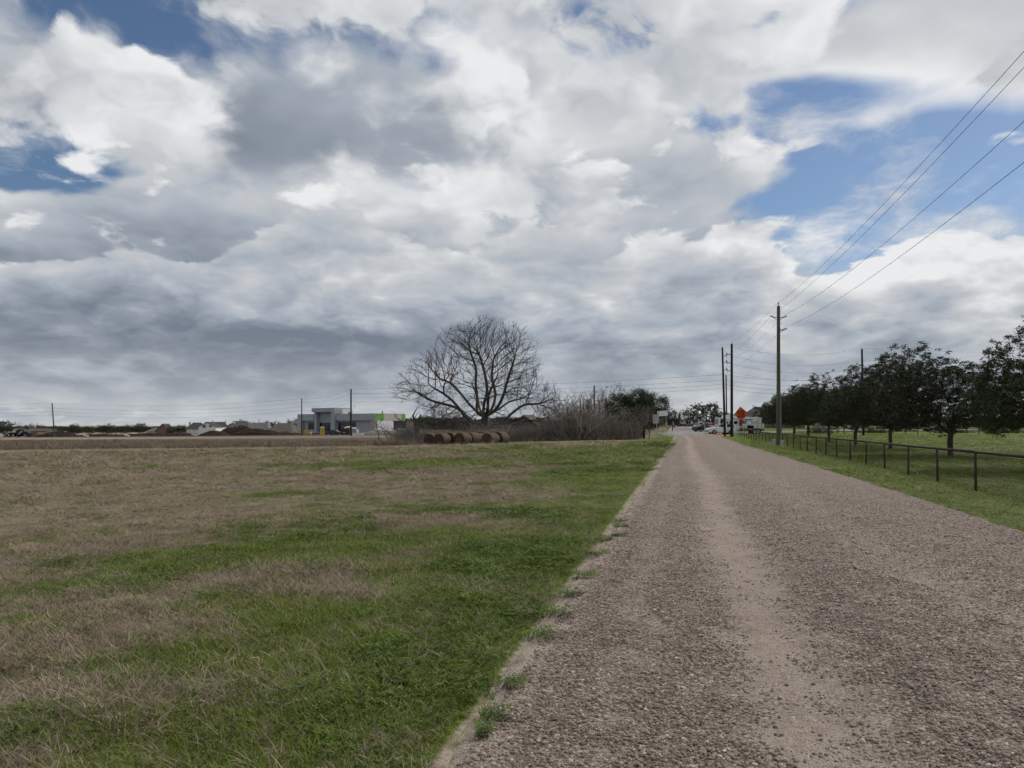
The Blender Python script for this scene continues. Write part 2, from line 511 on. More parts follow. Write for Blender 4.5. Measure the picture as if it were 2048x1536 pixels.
build_ground()

# ------------------------------------------------------------------ gravel road
def tracks(s, y):                                # 1 where wheels have pressed the gravel flat
    wv = .12 * np.sin(y * .11) + .08 * np.sin(y * .31 + 1)
    def band(c, wd, a): return a * np.exp(-((s - c - wv) / wd) ** 2)
    return np.clip(band(1.62, .42, .80) + band(.62, .20, .34) + band(3.35, .50, .40) + band(4.6, .35, .18), 0, 1)

def build_road():
    sv = np.concatenate([[-.55, -.38, -.25, -.15, -.06, .02, .1, .2, .32], np.arange(.5, 5.6, .25), [5.68, 5.8, 5.9, 5.98, 6.06, 6.15, 6.25, 6.38, 6.55]])
    yv = [-14.0]
    while yv[-1] < ROAD_END: yv.append(yv[-1] + max(.16, abs(yv[-1]) * .012))
    yv = np.array(yv)
    Sg, Yg = np.meshgrid(sv, yv)
    flare = 2.4 * ss(100, ROAD_END, Yg)
    Sf = Sg + np.where(Sg < 3, -1, 1) * flare * np.abs(Sg - 3) / 3
    wob = (fbm(Sg * 0 + (Sg > 3) * 40, Yg * .35, 71, 3) - .5) * .16 + (fbm(Sg * 0 + (Sg > 3) * 40, Yg * 2.2, 72, 2) - .5) * .14
    edge = np.clip(1 - np.minimum(np.abs(Sg), np.abs(RW - Sg)) / .7, 0, 1)
    Sf = Sf + wob * edge
    xg = RD * Yg - 1.092 + Sf * RC; yg = Yg - Sf * RC * RD
    base = terrain(RD * Yg - 1.092 - .3, Yg, False) * (1 - Sg / RW).clip(0, 1) + 0
    out = np.maximum(-Sg, Sg - RW)
    z = base + .035 + .05 * np.clip(1 - ((Sg - 3) / 3) ** 2, 0, 1) - .030 * tracks(Sg, Yg) - .34 * ss(-.10, .5, out)
    z = z + (fbm(xg * 2.5, yg * 2.5, 75, 3) - .5) * .035
    me = bpy.data.meshes.new('gravel_road')
    n, k = len(sv), len(yv)
    vs = np.column_stack([xg.ravel(), yg.ravel(), z.ravel()])
    i, j = np.meshgrid(np.arange(k - 1), np.arange(n - 1), indexing='ij'); i = i.ravel(); j = j.ravel()
    fs = np.column_stack([i * n + j, i * n + j + 1, (i + 1) * n + j + 1, (i + 1) * n + j])
    me.from_pydata(vs.tolist(), [], fs.tolist())
    me.polygons.foreach_set('use_smooth', [True] * len(me.polygons))
    for nm, a in (('track', tracks(Sg, Yg)), ('side', Sg)):
        at_ = me.attributes.new(nm, 'FLOAT', 'POINT'); at_.data.foreach_set('value', a.ravel().astype(np.float32))
    def fn(t, b):
        p = pos(t)
        def attr(nm):
            q = t.new('ShaderNodeAttribute'); q.attribute_name = nm; return q.outputs['Fac']
        cell = t.new('ShaderNodeTexVoronoi'); t.put(cell.inputs['Vector'], p); cell.inputs['Scale'].default_value = 60
        cell2 = t.new('ShaderNodeTexVoronoi'); t.put(cell2.inputs['Vector'], p); cell2.inputs['Scale'].default_value = 160
        big = t.noise(p, .55, 5, .6); mid = t.noise(p, 3.0, 5, .65)
        streak = t.noise(t.v('MULTIPLY', p, (2.2, .22, 1)), 1.0, 4, .6)
        stone = t.ramp(t.sep(cell.outputs['Color'])[0], [(0, (.098, .071, .057)), (.35, (.210, .158, .127)), (.7, (.320, .248, .203)), (.93, (.47, .382, .318)), (1, (.64, .555, .48))])
        grit = t.ramp(t.sep(cell2.outputs['Color'])[1], [(0, (.225, .174, .140)), (.5, (.37, .296, .242)), (1, (.51, .425, .355))])
        tr = t.m('ADD', attr('track'), t.m('MULTIPLY', t.m('SUBTRACT', mid, .5), 1.4))
        tr = t.m('ADD', tr, t.m('MULTIPLY', t.m('SUBTRACT', streak, .5), .7))
        tf = t.ss(tr, .10, 1.0)
        col = t.mix(tf, stone, grit)
        col = t.mix(t.ss(big, .35, .7, 0, .35), col, t.v('MULTIPLY', col, (.74, .72, .74)))
        col = t.mix(t.ss(t.noise(p, 8.0, 4, .6), .56, .75, 0, .5), col, t.v('MULTIPLY', col, (.62, .58, .56)))
        side = attr('side')
        sand = t.m('MULTIPLY', t.ss(side, .30, .08), t.ss(mid, .3, .55))
        col = t.mix(t.m('MULTIPLY', sand, .75), col, (.50, .42, .33))
        t.put(b.inputs['Base Color'], col)
        hgt = t.m('ADD', t.m('MULTIPLY', t.m('SUBTRACT', .6, cell.outputs['Distance']), t.ss(tf, 0, 1, 1.0, .22)), t.m('MULTIPLY', t.m('SUBTRACT', .6, cell2.outputs['Distance']), .35))
        bump(t, b, hgt, .9, .015)
    me.materials.append(material('gravel', None, .9, 0, .25, fn))
    o = link('gravel_road', me); tag(o, kind='structure')
    return vs
build_road()

def road_z(x, y):
    s = road_s(x, y); yy = y + s * RC * RD
    base = terrain(RD * yy - 1.092 - .3, yy, False) * (1 - s / RW).clip(0, 1)
    return base + .035 + .05 * np.clip(1 - ((s - 3) / 3) ** 2, 0, 1) - .030 * tracks(s, yy) + (fbm(x * 2.5, y * 2.5, 75, 3) - .5) * .035

# paved crossing at the end of the gravel
def build_streets():
    conc = mottled('worn_concrete', (.21, .205, .195), (.29, .28, .265), .6, .85, 6, 8, .2, .01)
    asph = mottled('pale_asphalt', (.15, .14, .135), (.21, .195, .185), .5, .9, 6, 9, .25, .01)
    def sheet(name, pts_l, pts_r, mat, lift, nx=10):
        mb = MB(); rows = []
        for (a, b) in zip(pts_l, pts_r):
            row = []
            for q in range(nx + 1):
                f = q / nx; x = a[0] * (1 - f) + b[0] * f; y = a[1] * (1 - f) + b[1] * f
                row.append(len(mb.v)); mb.v.append((x, y, gz(x, y) + lift))
            rows.append(row)
        for r0, r1 in zip(rows, rows[1:]):
            for q in range(nx): mb.f.append((r0[q], r0[q + 1], r1[q + 1], r1[q])); mb.m.append(0)
        return tag(mb.obj(name, mat, smooth=True), kind='structure')
    ys = np.linspace(ROAD_END - 3, 215, 40)
    sheet('concrete_street', [(X(np.interp(y, [112, 150, 215], [1318, 1336, 1345]), y), y) for y in ys], [(X(np.interp(y, [112, 126, 150, 215], [1428, 1424, 1398, 1398]), y), y) for y in ys], conc, .10, 14)
    ys = np.linspace(-1, 1, 40)
    a, b = Vector((X(1400, 128), 128)), Vector((X(1960, 205), 205))
    nrm = Vector((-(b - a).y, (b - a).x)).normalized()
    sheet('side_street', [(a + (b - a) * f - nrm * 4.2) for f in np.linspace(0, 1, 60)], [(a + (b - a) * f + nrm * 4.2) for f in np.linspace(0, 1, 60)], asph, .07)
    a, b = Vector((X(1330, 126), 126)), Vector((X(-600, 150), 150))
    nrm = Vector((-(b - a).y, (b - a).x)).normalized()
    sheet('cross_road', [(a + (b - a) * f - nrm * 4) for f in np.linspace(0, 1, 120)], [(a + (b - a) * f + nrm * 4) for f in np.linspace(0, 1, 120)], asph, .06)
build_streets()

# ------------------------------------------------------------------ scattered growth and stones ("stuff")
def blade(mb, base, az, h, wd, lean, curl, rng, seg=2):
    d = Vector((math.sin(az), math.cos(az), 0)); sd = Vector((d.y, -d.x, 0)) * wd / 2
    o = len(mb.v)
    for i in range(seg + 1):
        f = i / seg
        q = Vector(base) + d * (lean * f + curl * f * f) * h + Vector((0, 0, h * f * (1 - .35 * min(1, curl) * f)))
        if i < seg:
            mb.v.append(tuple(q - sd * (1 - .5 * f))); mb.v.append(tuple(q + sd * (1 - .5 * f)))
        else: mb.v.append(tuple(q))
    for i in range(seg - 1):
        mb.f.append((o + 2 * i, o + 2 * i + 1, o + 2 * i + 3, o + 2 * i + 2)); mb.m.append(0)
    k = o + 2 * (seg - 1)
    mb.f.append((k, k + 1, k + 2)); mb.m.append(0)

def tuft(seed, n, hmin, hmax, wd, lean, curl, spread):
    rng = random.Random(seed); mb = MB()
    for _ in range(n):
        r = spread * math.sqrt(rng.random()); a = rng.random() * 6.28
        blade(mb, (r * math.cos(a), r * math.sin(a), -.01), rng.random() * 6.28, rng.uniform(hmin, hmax), wd * rng.uniform(.7, 1.3), lean * rng.uniform(.3, 1.4), curl * rng.uniform(.2, 1.5), rng)
    return mb
def clover(seed, n, spread, h):
    rng = random.Random(seed); mb = MB()
    for _ in range(n):
        r = spread * math.sqrt(rng.random()); a = rng.random() * 6.28
        c = Vector((r * math.cos(a), r * math.sin(a), h * rng.uniform(.35, 1)))
        sz = rng.uniform(.006, .012)
        tilt = Euler((rng.uniform(-.6, .6), rng.uniform(-.6, .6), rng.random() * 6.28)).to_matrix()
        for q in range(3):
            t = q * 2.094
            loop = [Vector((0, 0, 0)), Vector((sz * .9, -sz * .5, .002)), Vector((sz * 1.35, 0, .004)), Vector((sz * .9, sz * .5, .002))]
            loop = [c + tilt @ (Matrix.Rotation(t, 3, 'Z') @ v) for v in loop]
            mb.add(loop, [(0, 1, 2, 3)])
    return mb
def pebble(seed):
    rng = random.Random(seed)
    bm = bmesh.new(); bmesh.ops.create_icosphere(bm, subdivisions=1, radius=1)
    sx, sy, sz = rng.uniform(.8, 1.25), rng.uniform(.65, 1), rng.uniform(.45, .75)
    for v in bm.verts:
        v.co *= rng.uniform(.82, 1.12)
        v.co.x *= sx; v.co.y *= sy; v.co.z *= sz
    mb = MB(); bm.verts.index_update()
    mb.add([v.co.copy() for v in bm.verts], [tuple(v.index for v in f.verts) for f in bm.faces]); bm.free()
    return mb

def scatter(name, pts, rot, scl, pick, protos, mats, label, cat, smooth=False):
    col = bpy.data.collections.new(name + '_forms')
    for i, mb in enumerate(protos):
        me = mb.mesh('%s_form' % name, mats if not isinstance(mats, list) else mats[i % len(mats)], smooth)
        o = bpy.data.objects.new('%s_form_%03d' % (name, i), me); col.objects.link(o)
    me = bpy.data.meshes.new(name)
    me.vertices.add(len(pts)); me.vertices.foreach_set('co', np.asarray(pts, np.float32).ravel())
    a = me.attributes.new('rot', 'FLOAT_VECTOR', 'POINT'); a.data.foreach_set('vector', np.asarray(rot, np.float32).ravel())
    scl = np.asarray(scl, np.float32)
    if scl.ndim == 1: scl = np.column_stack([scl] * 3)
    a = me.attributes.new('scl', 'FLOAT_VECTOR', 'POINT'); a.data.foreach_set('vector', scl.ravel())
    a = me.attributes.new('pick', 'INT', 'POINT'); a.data.foreach_set('value', np.asarray(pick, np.int32))
    o = link(name, me)
    g = bpy.data.node_groups.new(name, 'GeometryNodeTree')
    g.interface.new_socket('Geometry', in_out='INPUT', socket_type='NodeSocketGeometry')
    g.interface.new_socket('Geometry', in_out='OUTPUT', socket_type='NodeSocketGeometry')
    N = g.nodes; L = g.links
    gi, go = N.new('NodeGroupInput'), N.new('NodeGroupOutput')
    ci = N.new('GeometryNodeCollectionInfo'); ci.inputs['Collection'].default_value = col
    ci.inputs['Separate Children'].default_value = True; ci.inputs['Reset Children'].default_value = True
    ip = N.new('GeometryNodeInstanceOnPoints'); ip.inputs['Pick Instance'].default_value = True
    def named(nm, ty):
        q = N.new('GeometryNodeInputNamedAttribute'); q.data_type = ty; q.inputs['Name'].default_value = nm
        return [s for s in q.outputs if s.enabled][0]
    L.new(gi.outputs[0], ip.inputs['Points']); L.new(ci.outputs[0], ip.inputs['Instance'])
    L.new(named('pick', 'INT'), ip.inputs['Instance Index'])
    L.new(named('rot', 'FLOAT_VECTOR'), ip.inputs['Rotation'])
    L.new(named('scl', 'FLOAT_VECTOR'), ip.inputs['Scale'])
    L.new(ip.outputs[0], go.inputs[0])
    md = o.modifiers.new('growth', 'NODES'); md.node_group = g
    return tag(o, label, cat, kind='stuff')

NR = np.random.default_rng(7)
def sample_wedge(n, r0, r1, a0=-42, a1=42, power=1.0):      # points in front of the viewer, denser nearby
    u = NR.random(n)
    r = (r0 ** power + u * (r1 ** power - r0 ** power)) ** (1 / power) if power else r0 * (r1 / r0) ** u
    a = np.radians(NR.uniform(a0, a1, n))
    return np.sin(a) * r, np.cos(a) * r

def upright(n, tilt=.12):
    return np.column_stack([NR.normal(0, tilt, n), NR.normal(0, tilt, n), NR.random(n) * 6.283])

def build_growth():
    dead_m = per_instance('dead_blades', (.215, .163, .115), (.48, .385, .285), .8, (.03, .12, (.52, .425, .32)), .12)
    green_m = per_instance('green_blades', (.106, .158, .017), (.238, .292, .052), .6, None, .22)
    clov_m = per_instance('clover_leaves', (.074, .126, .014), (.168, .230, .037), .55, None, .18)
    # lawn on the left of the road and beyond the fence
    x1, y1 = sample_wedge(56000, 2.6, 14, -46, 40, 1.0)
    x2, y2 = sample_wedge(60000, 14, 64, -42, 42, .6)
    x3, y3 = sample_wedge(14000, 4, 60, 10, 46, .8)
    x4, y4 = sample_wedge(9000, 58, 140, 12, 42, .8)
    y5 = 12 + 70 * NR.random(2600) ** 1.5; x5 = 8.6 + RD * y5 + NR.normal(0, .10, 2600)      # longer grass the mower misses under the fence
    s6 = NR.uniform(6.1, 11, 9000); y6 = NR.uniform(-3, 26, 9000); x6 = RD * y6 - 1.092 + s6 / RC      # mown verge beside the road
    x = np.concatenate([x1, x2, x3, x4, x6, x5]); y = np.concatenate([y1, y2, y3, y4, y6, y5])
    fence_g = np.concatenate([np.ones(len(x) - len(x5)), np.full(len(x5), 2.1)])
    s = road_s(x, y)
    edge = (fbm(x * 0 + (s > 3) * 40, y * .35, 71, 3) - .5) * .16
    keep = ((s < edge - .17 - .18 * NR.random(len(s)) ** 2) | (s > RW + edge + .14)) & ((y < weed_edge(x) - .3) | (s > 9))
    x, y, s, fence_g = x[keep], y[keep], s[keep], fence_g[keep]
    g = greenness(x, y) + (NR.random(len(x)) - .5) * .66 + (fbm(x * 2.2, y * 2.2, 91, 3) - .5) * 1.1
    r = np.hypot(x, y)
    z = terrain(x, y)
    right = s > 3
    kind = np.where(g < .52, 0, np.where(fbm(x * .55, y * .55, 95, 3) + (NR.random(len(x)) - .5) * .4 > .69, 2, 1))
    kind = np.where(right & (kind == 2), 1, kind)
    dice = NR.random(len(x))
    kind = np.where((kind > 0) & (dice < np.where(right, .05, .17)), 0, np.where((kind == 0) & (dice > .90), 1, kind))      # dry blades among the green and the reverse
    big = np.clip(r / 13, 1, 4.5)
    lush = .75 + .7 * fbm(x * .9, y * .9, 97, 3)
    for kk, nm, protos, m, lab, cat in (
            (0, 'dead_grass', [tuft(i, 58, .015, .062, .0032, .9, .9, .15) for i in range(5)], dead_m, 'tan winter-killed grass lying over the field', 'grass'),
            (1, 'green_grass', [tuft(20 + i, 56, .015, .066, .0036, .5, .6, .14) for i in range(5)], green_m, 'short green grass growing on the field and verges', 'grass'),
            (2, 'clover_cover', [clover(40 + i, 100, .15, .036) for i in range(4)], clov_m, 'low dark green clover in patches on the field', 'clover')):
        q = kind == kk
        n = q.sum()
        sc = big[q] * NR.uniform(.75, 1.3, n) * lush[q]
        sc = np.column_stack([sc * 1.15, sc * 1.15, np.where(r[q] < 14, sc, sc * .62) * np.where(right[q], .7, .92) * fence_g[q]])
        scatter(nm, np.column_stack([x[q], y[q], z[q] - .005]), upright(n), sc, NR.integers(0, len(protos), n), protos, m, lab, cat)
    # dry weeds on the rough strip, brown stalks
    weed_m = per_instance('weed_stalks', (.140, .106, .084), (.34, .275, .205), .9, None, .05)
    n = 15000
    wy_ = NR.uniform(0, 1, n) ** 1.4; px = NR.uniform(-80, 1345, n)
    wY = 60 + wy_ * 62
    wx = X(px, wY); ok = (wY > weed_edge(wx) + NR.normal(0, .7, n)) & (road_s(wx, wY) < -5) & (wY < 108 + .35 * (wx + 60))
    wx, wY = wx[ok], wY[ok]; n = len(wx)
    protos = [tuft(200 + i, 26, .25, .75, .02, .35, .4, .4) for i in range(5)]
    sc = NR.uniform(.5, 1.2, n) * np.where(wx > -14, 1.1, .72) * np.where(wY > 92, .45, 1)
    scatter('dry_weeds', np.column_stack([wx, wY, terrain(wx, wY) - .03]), upright(n), np.column_stack([sc * 1.4, sc * 1.4, sc]), NR.integers(0, 5, n), protos, weed_m, 'brown dead weeds covering the rough strip behind the field', 'weeds')
    # loose stones on the road
    stone_ms = []
    for i, (a, b) in enumerate((((.150, .110, .088), (.34, .257, .206)), ((.245, .186, .150), (.45, .354, .288)), ((.42, .36, .29), (.66, .59, .50)))):
        stone_ms.append(per_instance('river_stone_%d' % i, a, b, .75, None, 0, .3))
    def stones(n, r0, r1, lo, hi, a0, a1):
        x, y = sample_wedge(n, r0, r1, a0, a1, .9)
        s = road_s(x, y); yy = y + s * RC * RD
        tr = tracks(s, yy) + (fbm(x * 3, y * 3, 77, 3) - .5) * 1.0
        keep = (s > .06) & (s < RW + .05) & (NR.random(n) < np.clip(1.05 - 1.15 * tr, .07, 1) * (1 - ss(9, 26, np.hypot(x, y))))
        x, y = x[keep], y[keep]; n = len(x)
        return x, y, lo * (hi / lo) ** (NR.random(n) ** 2.2)
    parts = [stones(110000, 2.8, 8, .0036, .0155, -20, 42), stones(90000, 8, 26, .006, .016, 0, 42), stones(420, 3, 14, .014, .028, -10, 42)]
    x = np.concatenate([p[0] for p in parts]); y = np.concatenate([p[1] for p in parts]); sz = np.concatenate([p[2] for p in parts])
    n = len(x)
    pk = np.where(NR.random(n) < .045, 2, NR.integers(0, 2, n)) + 3 * NR.integers(0, 4, n)
    scatter('loose_gravel', np.column_stack([x, y, road_z(x, y) + sz * .25]), np.column_stack([NR.normal(0, .25, n), NR.normal(0, .25, n), NR.random(n) * 6.28]), sz, pk, [pebble(i) for i in range(12)], stone_ms, 'loose rounded gravel lying on the road', 'gravel')
    # twig litter is too small to see; small green clumps rooted in the gravel edge are counted one by one
    k = 0
    spots = [(1090, 1283, .16, 'largest and darkest of the low green weed clumps rooted in the gravel edge'), (1170, 1160, .17, 'round green weed clump in the gravel just above the middle of the row'), (1140, 1198, .12, 'flat green weed clump in the gravel below the round one'),
             (1120, 1240, .13, 'thin spreading green weed clump in gravel beside the sandy edge'), (1030, 1385, .085, 'small green weed clump in gravel, third from the bottom of the picture'), (993, 1447, .09, 'low green weed clump in gravel, second from the bottom of the picture'),
             (970, 1482, .065, 'tiny green weed clump in gravel nearest the viewer'), (1196, 1115, .15, 'ragged green weed clump in gravel fourth from the far end'), (1212, 1083, .12, 'dull green weed clump hugging the grass, at the far end of the row'),
             (1240, 1084, .13, 'green weed clump standing furthest out into the gravel'), (1240, 1060, .12, 'small flat weed clump, second from the far end of the gravel edge'), (1240, 1046, .12, 'brownish weed clump at the far end of the gravel edge')]
    for i, (px, py, r, lab) in enumerate(spots):
        xx, yy = on_ground(px, py)
        rng = random.Random(i); mb = MB()
        for _ in range(int(60 + r * 500)):
            a = rng.random() * 6.28; q = r * math.sqrt(rng.random())
            blade(mb, (q * math.cos(a), q * math.sin(a), -.02), a + rng.uniform(-1, 1), rng.uniform(.02, .06) + .12 * r, .008, .7, .6, rng)
        mb2 = clover(300 + i, int(40 + r * 350), r, .05)
        mb.add(mb2.v, mb2.f)
        o = mb.obj('weed_clump', WEED_M)
        o.location = (xx, yy, float(road_z(np.float64(xx), np.float64(yy))) + .005); o.rotation_euler = (0, 0, rng.random() * 6)
        tag(o, lab, 'weed', 'weed clumps along the gravel edge')
WEED_M = mottled('weed_green', (.062, .105, .014), (.150, .205, .040), 9, .65)
build_growth()

# ------------------------------------------------------------------ trees: branches grow towards free space inside a crown
def grow(attract, trunk, step, infl, kill, iters, seed, wobble=.25, up=.05):
    rng = np.random.default_rng(seed)
    nodes = [np.array(p, float) for p in trunk]
    par = [-1] + list(range(len(trunk) - 1))
    A = np.array(attract, float)
    N = np.array(nodes)
    dd = np.linalg.norm(A[:, None] - N[None], axis=2)
    near = dd.argmin(1); dist = dd.min(1)
    count = {}
    for it in range(iters):
        if not len(A): break
        act = dist < infl
        if not act.any(): break
        idx = near[act]
        v = A[act] - np.array(nodes)[idx]
        v /= np.linalg.norm(v, axis=1)[:, None] + 1e-9
        acc = np.zeros((len(nodes), 3)); np.add.at(acc, idx, v)
        src = np.unique(idx)
        src = np.array([q for q in src if count.get(q, 0) < 4])
        if not len(src): break
        d = acc[src]; d /= np.linalg.norm(d, axis=1)[:, None] + 1e-9
        d += rng.normal(0, wobble, d.shape); d[:, 2] += up
        d /= np.linalg.norm(d, axis=1)[:, None]
        new = np.array(nodes)[src] + d * step
        o = len(nodes)
        for q, p in zip(src, new):
            nodes.append(p); par.append(int(q)); count[q] = count.get(q, 0) + 1
        d2 = np.linalg.norm(A[:, None] - new[None], axis=2)
        k = d2.argmin(1); dm = d2.min(1)
        better = dm < dist
        near = np.where(better, o + k, near); dist = np.where(better, dm, dist)
        live = dist > kill
        A, near, dist = A[live], near[live], dist[live]
    return np.array(nodes), np.array(par)

def radii(par, tip, power, rmax=None):
    n = len(par); acc = np.zeros(n); r = np.zeros(n)
    for i in range(n - 1, -1, -1):
        r[i] = max(tip, acc[i] ** (1 / power)) if acc[i] > 0 else tip
        if par[i] >= 0: acc[par[i]] += r[i] ** power
    return r

def limbs(nodes, par, r, mb=None, thin=1.0, nmin=3):
    mb = mb or MB()
    kids = [[] for _ in par]
    for i, p in enumerate(par):
        if p >= 0: kids[p].append(i)
    roots = [0]
    while roots:
        s = roots.pop()
        chain = [s] if par[s] < 0 else [par[s], s]
        c = s
        while kids[c]:
            ks = sorted(kids[c], key=lambda q: -r[q])
            roots += ks[1:]
            c = ks[0]; chain.append(c)
        if len(chain) < 2: continue
        pts = nodes[chain].copy()
        if len(pts) > 3:
            sm = pts.copy(); sm[1:-1] = pts[1:-1] * .5 + (pts[:-2] + pts[2:]) * .25
            pts = sm; pts[0] = nodes[chain[0]]
        rr = r[chain].copy() * thin
        if par[s] >= 0: rr[0] = rr[1]
        rr[-1] *= .6
        rm = rr.max()
        mb.tube(pts, rr, 8 if rm > .12 else 5 if rm > .035 else nmin, cap=False)
    return mb

def twigs(nodes, par, r, mb, rng, n, ln, rad, thr, outward=False):
    tips = np.where(r < thr)[0]
    for _ in range(n):
        i = rng.choice(tips); p = par[i]
        if p < 0: continue
        d = nodes[i] - nodes[p]; d = d / (np.linalg.norm(d) + 1e-9)
        a = Vector(nodes[i]); v = Vector(d) + Vector((rng.gauss(0, .6), rng.gauss(0, .6), rng.gauss(.1, .5)))
        if outward: v += (a - Vector((0, 0, 2))).normalized() * .9
        v.normalize()
        L = ln * rng.uniform(.5, 1.3)
        b = a + v * L * .5; c = b + (v + Vector((rng.gauss(0, .3), rng.gauss(0, .3), rng.gauss(.15, .3)))).normalized() * L * .5
        mb.tube([a, b, c], [rad, rad * .8, rad * .5], 3, cap=False)

BARK = mottled('grey_bark', (.046, .039, .033), (.120, .104, .088), 5, .95, 6, 18, .6, .02)
BARK_L = mottled('pale_twig_bark', (.110, .092, .076), (.220, .190, .160), 4, .95, 5)
BARK_D = mottled('dark_bark', (.045, .037, .030), (.105, .088, .072), 5, .95, 6, 14, .5, .02)

def leaf_mat(name, c0, c1, trans=.12):
    def fn(t, b):
        f = t.noise(loc_co(t), 1.1, 3, .6); f2 = t.noise(loc_co(t), 9, 2, .6)
        col = t.mix(t.ss(f2, .3, .7), c0, c1)
        col = t.mix(t.ss(f, .35, .65, 0, .5), col, t.v('MULTIPLY', col, (1.25, 1.1, .8)))
        col = t.v('SCALE', col, s=t.ss(t.new('ShaderNodeObjectInfo').outputs['Random'], 0, 1, .8, 1.35, 'LINEAR'))
        t.put(b.inputs['Base Color'], col)
        tr = t.new('ShaderNodeBsdfTranslucent'); t.put(tr.inputs[0], col)
        mx = t.new('ShaderNodeMixShader'); mx.inputs[0].default_value = trans
        t.l.new(b.outputs[0], mx.inputs[1]); t.l.new(tr.outputs[0], mx.inputs[2])
        t.l.new(mx.outputs[0], t.n['Material Output'].inputs[0])
    return material(name, None, .6, 0, .25, fn)
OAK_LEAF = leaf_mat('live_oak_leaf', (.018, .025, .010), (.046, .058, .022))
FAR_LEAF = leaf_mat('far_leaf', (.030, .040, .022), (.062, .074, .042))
IVY_LEAF = leaf_mat('evergreen_leaf', (.018, .032, .012), (.044, .062, .022))
OLIVE_LEAF = leaf_mat('olive_leaf', (.050, .056, .032), (.100, .105, .062))

def leaves(pts, n, spread, size, rng, flat=0.0):
    vs, fs = [], []
    P = np.asarray(pts)
    if flat:                                     # sprays of leaves round a share of the twigs, so the crown keeps holes
        hubs = P[rng.choice(len(P), max(8, int(len(P) * flat)), replace=False)]
        hubs = np.repeat(hubs, 3, 0) + rng.normal(0, spread, (len(hubs) * 3, 3))
        c = hubs[rng.integers(0, len(hubs), n)] + rng.normal(0, spread * .45, (n, 3)) * (1, 1, .6)
    else:
        c = P[rng.integers(0, len(P), n)] + rng.normal(0, spread, (n, 3))
    a = rng.normal(0, 1, (n, 3)); a[:, 2] *= .6; a /= np.linalg.norm(a, axis=1)[:, None]
    b = np.cross(a, rng.normal(0, 1, (n, 3))); b /= np.linalg.norm(b, axis=1)[:, None] + 1e-9
    s = size * rng.uniform(.6, 1.4, n)[:, None]
    v = np.stack([c - a * s, c + b * s * .42, c + a * s, c - b * s * .42], axis=1).reshape(-1, 3)
    f = np.arange(n * 4).reshape(n, 4)
    mb = MB(); mb.v = [tuple(q) for q in v]; mb.f = [tuple(int(k) for k in q) for q in f]; mb.m = [0] * n
    return mb

def crown_points(rng, n, rx, ry, rz, cz, lumps=9, shell=.55, floor=None, skirt=0):
    """points in an uneven crown made of several overlapping lobes"""
    cs = []
    for _ in range(lumps):
        v = rng.normal(0, 1, 3); v /= np.linalg.norm(v)
        if v[2] < -.5: v[2] *= -.4
        q = v * rng.uniform(.35, .72)
        cs.append((q, rng.uniform(.34, .55)))
    cs.append((np.zeros(3), .62))
    if skirt:                                    # lower boughs that droop towards the grass
        for q in range(skirt):
            a = 6.283 * (q + rng.random() * .6) / skirt
            cs.append((np.array((.58 * math.cos(a), .58 * math.sin(a), -.40)), rng.uniform(.32, .42)))
    out = []
    while len(out) < n:
        k = rng.integers(0, len(cs)); c, r = cs[k]
        v = rng.normal(0, 1, 3); v /= np.linalg.norm(v)
        q = c + v * r * (shell + (1 - shell) * rng.random()) ** (1 / 2)
        p = np.array([q[0] * rx, q[1] * ry, q[2] * rz + cz])
        if floor is not None and p[2] < floor: continue
        out.append(p)
    return np.array(out)

def leafy_tree_meshes(seed, H, rx, trunk_h, nleaf, leaf, tip=.012, att=900, leaf_m=None, bark=None, low=.9, lean=0.0, spread=.16, hold=.62):
    rng = np.random.default_rng(seed)
    cz = (H + low) / 2; rz = (H - low) / 2
    A = crown_points(rng, att, rx, rx, rz, cz, 12, .4, low, 7)
    tr = [np.array((lean * k * .3 + rng.normal(0, .02), rng.normal(0, .02), k * trunk_h / 4)) for k in range(5)]
    tr[0] = np.array((0, 0, -.15))
    nodes, par = grow(A, tr, .34 * H / 7, 2.2 * H / 7, .42 * H / 7, 60, seed, .22, .03)
    r = radii(par, tip, 2.25)
    r *= min(1.0, .24 * H / 7 / r[0]) if r[0] > .24 * H / 7 else 1
    r = np.maximum(r, tip * .6)
    wood = limbs(nodes, par, r)
    tips = nodes[(r < tip * 2.6) & (nodes[:, 2] > low * .8)]
    lv = leaves(tips, nleaf, spread * H / 7, leaf, rng, hold)
    return wood.mesh('limbs', bark or BARK_D, True), lv.mesh('crown', leaf_m or OAK_LEAF)

def place_tree(name, label, meshes, loc, rz, scale, group=None, cat='tree'):
    t = thing(name, label, cat, loc, rz, group)
    t.scale = scale if hasattr(scale, '__len__') else (scale,) * 3
    link('trunk', meshes[0], t)
    if meshes[1] is not None: link('crown', meshes[1], t)
    return t

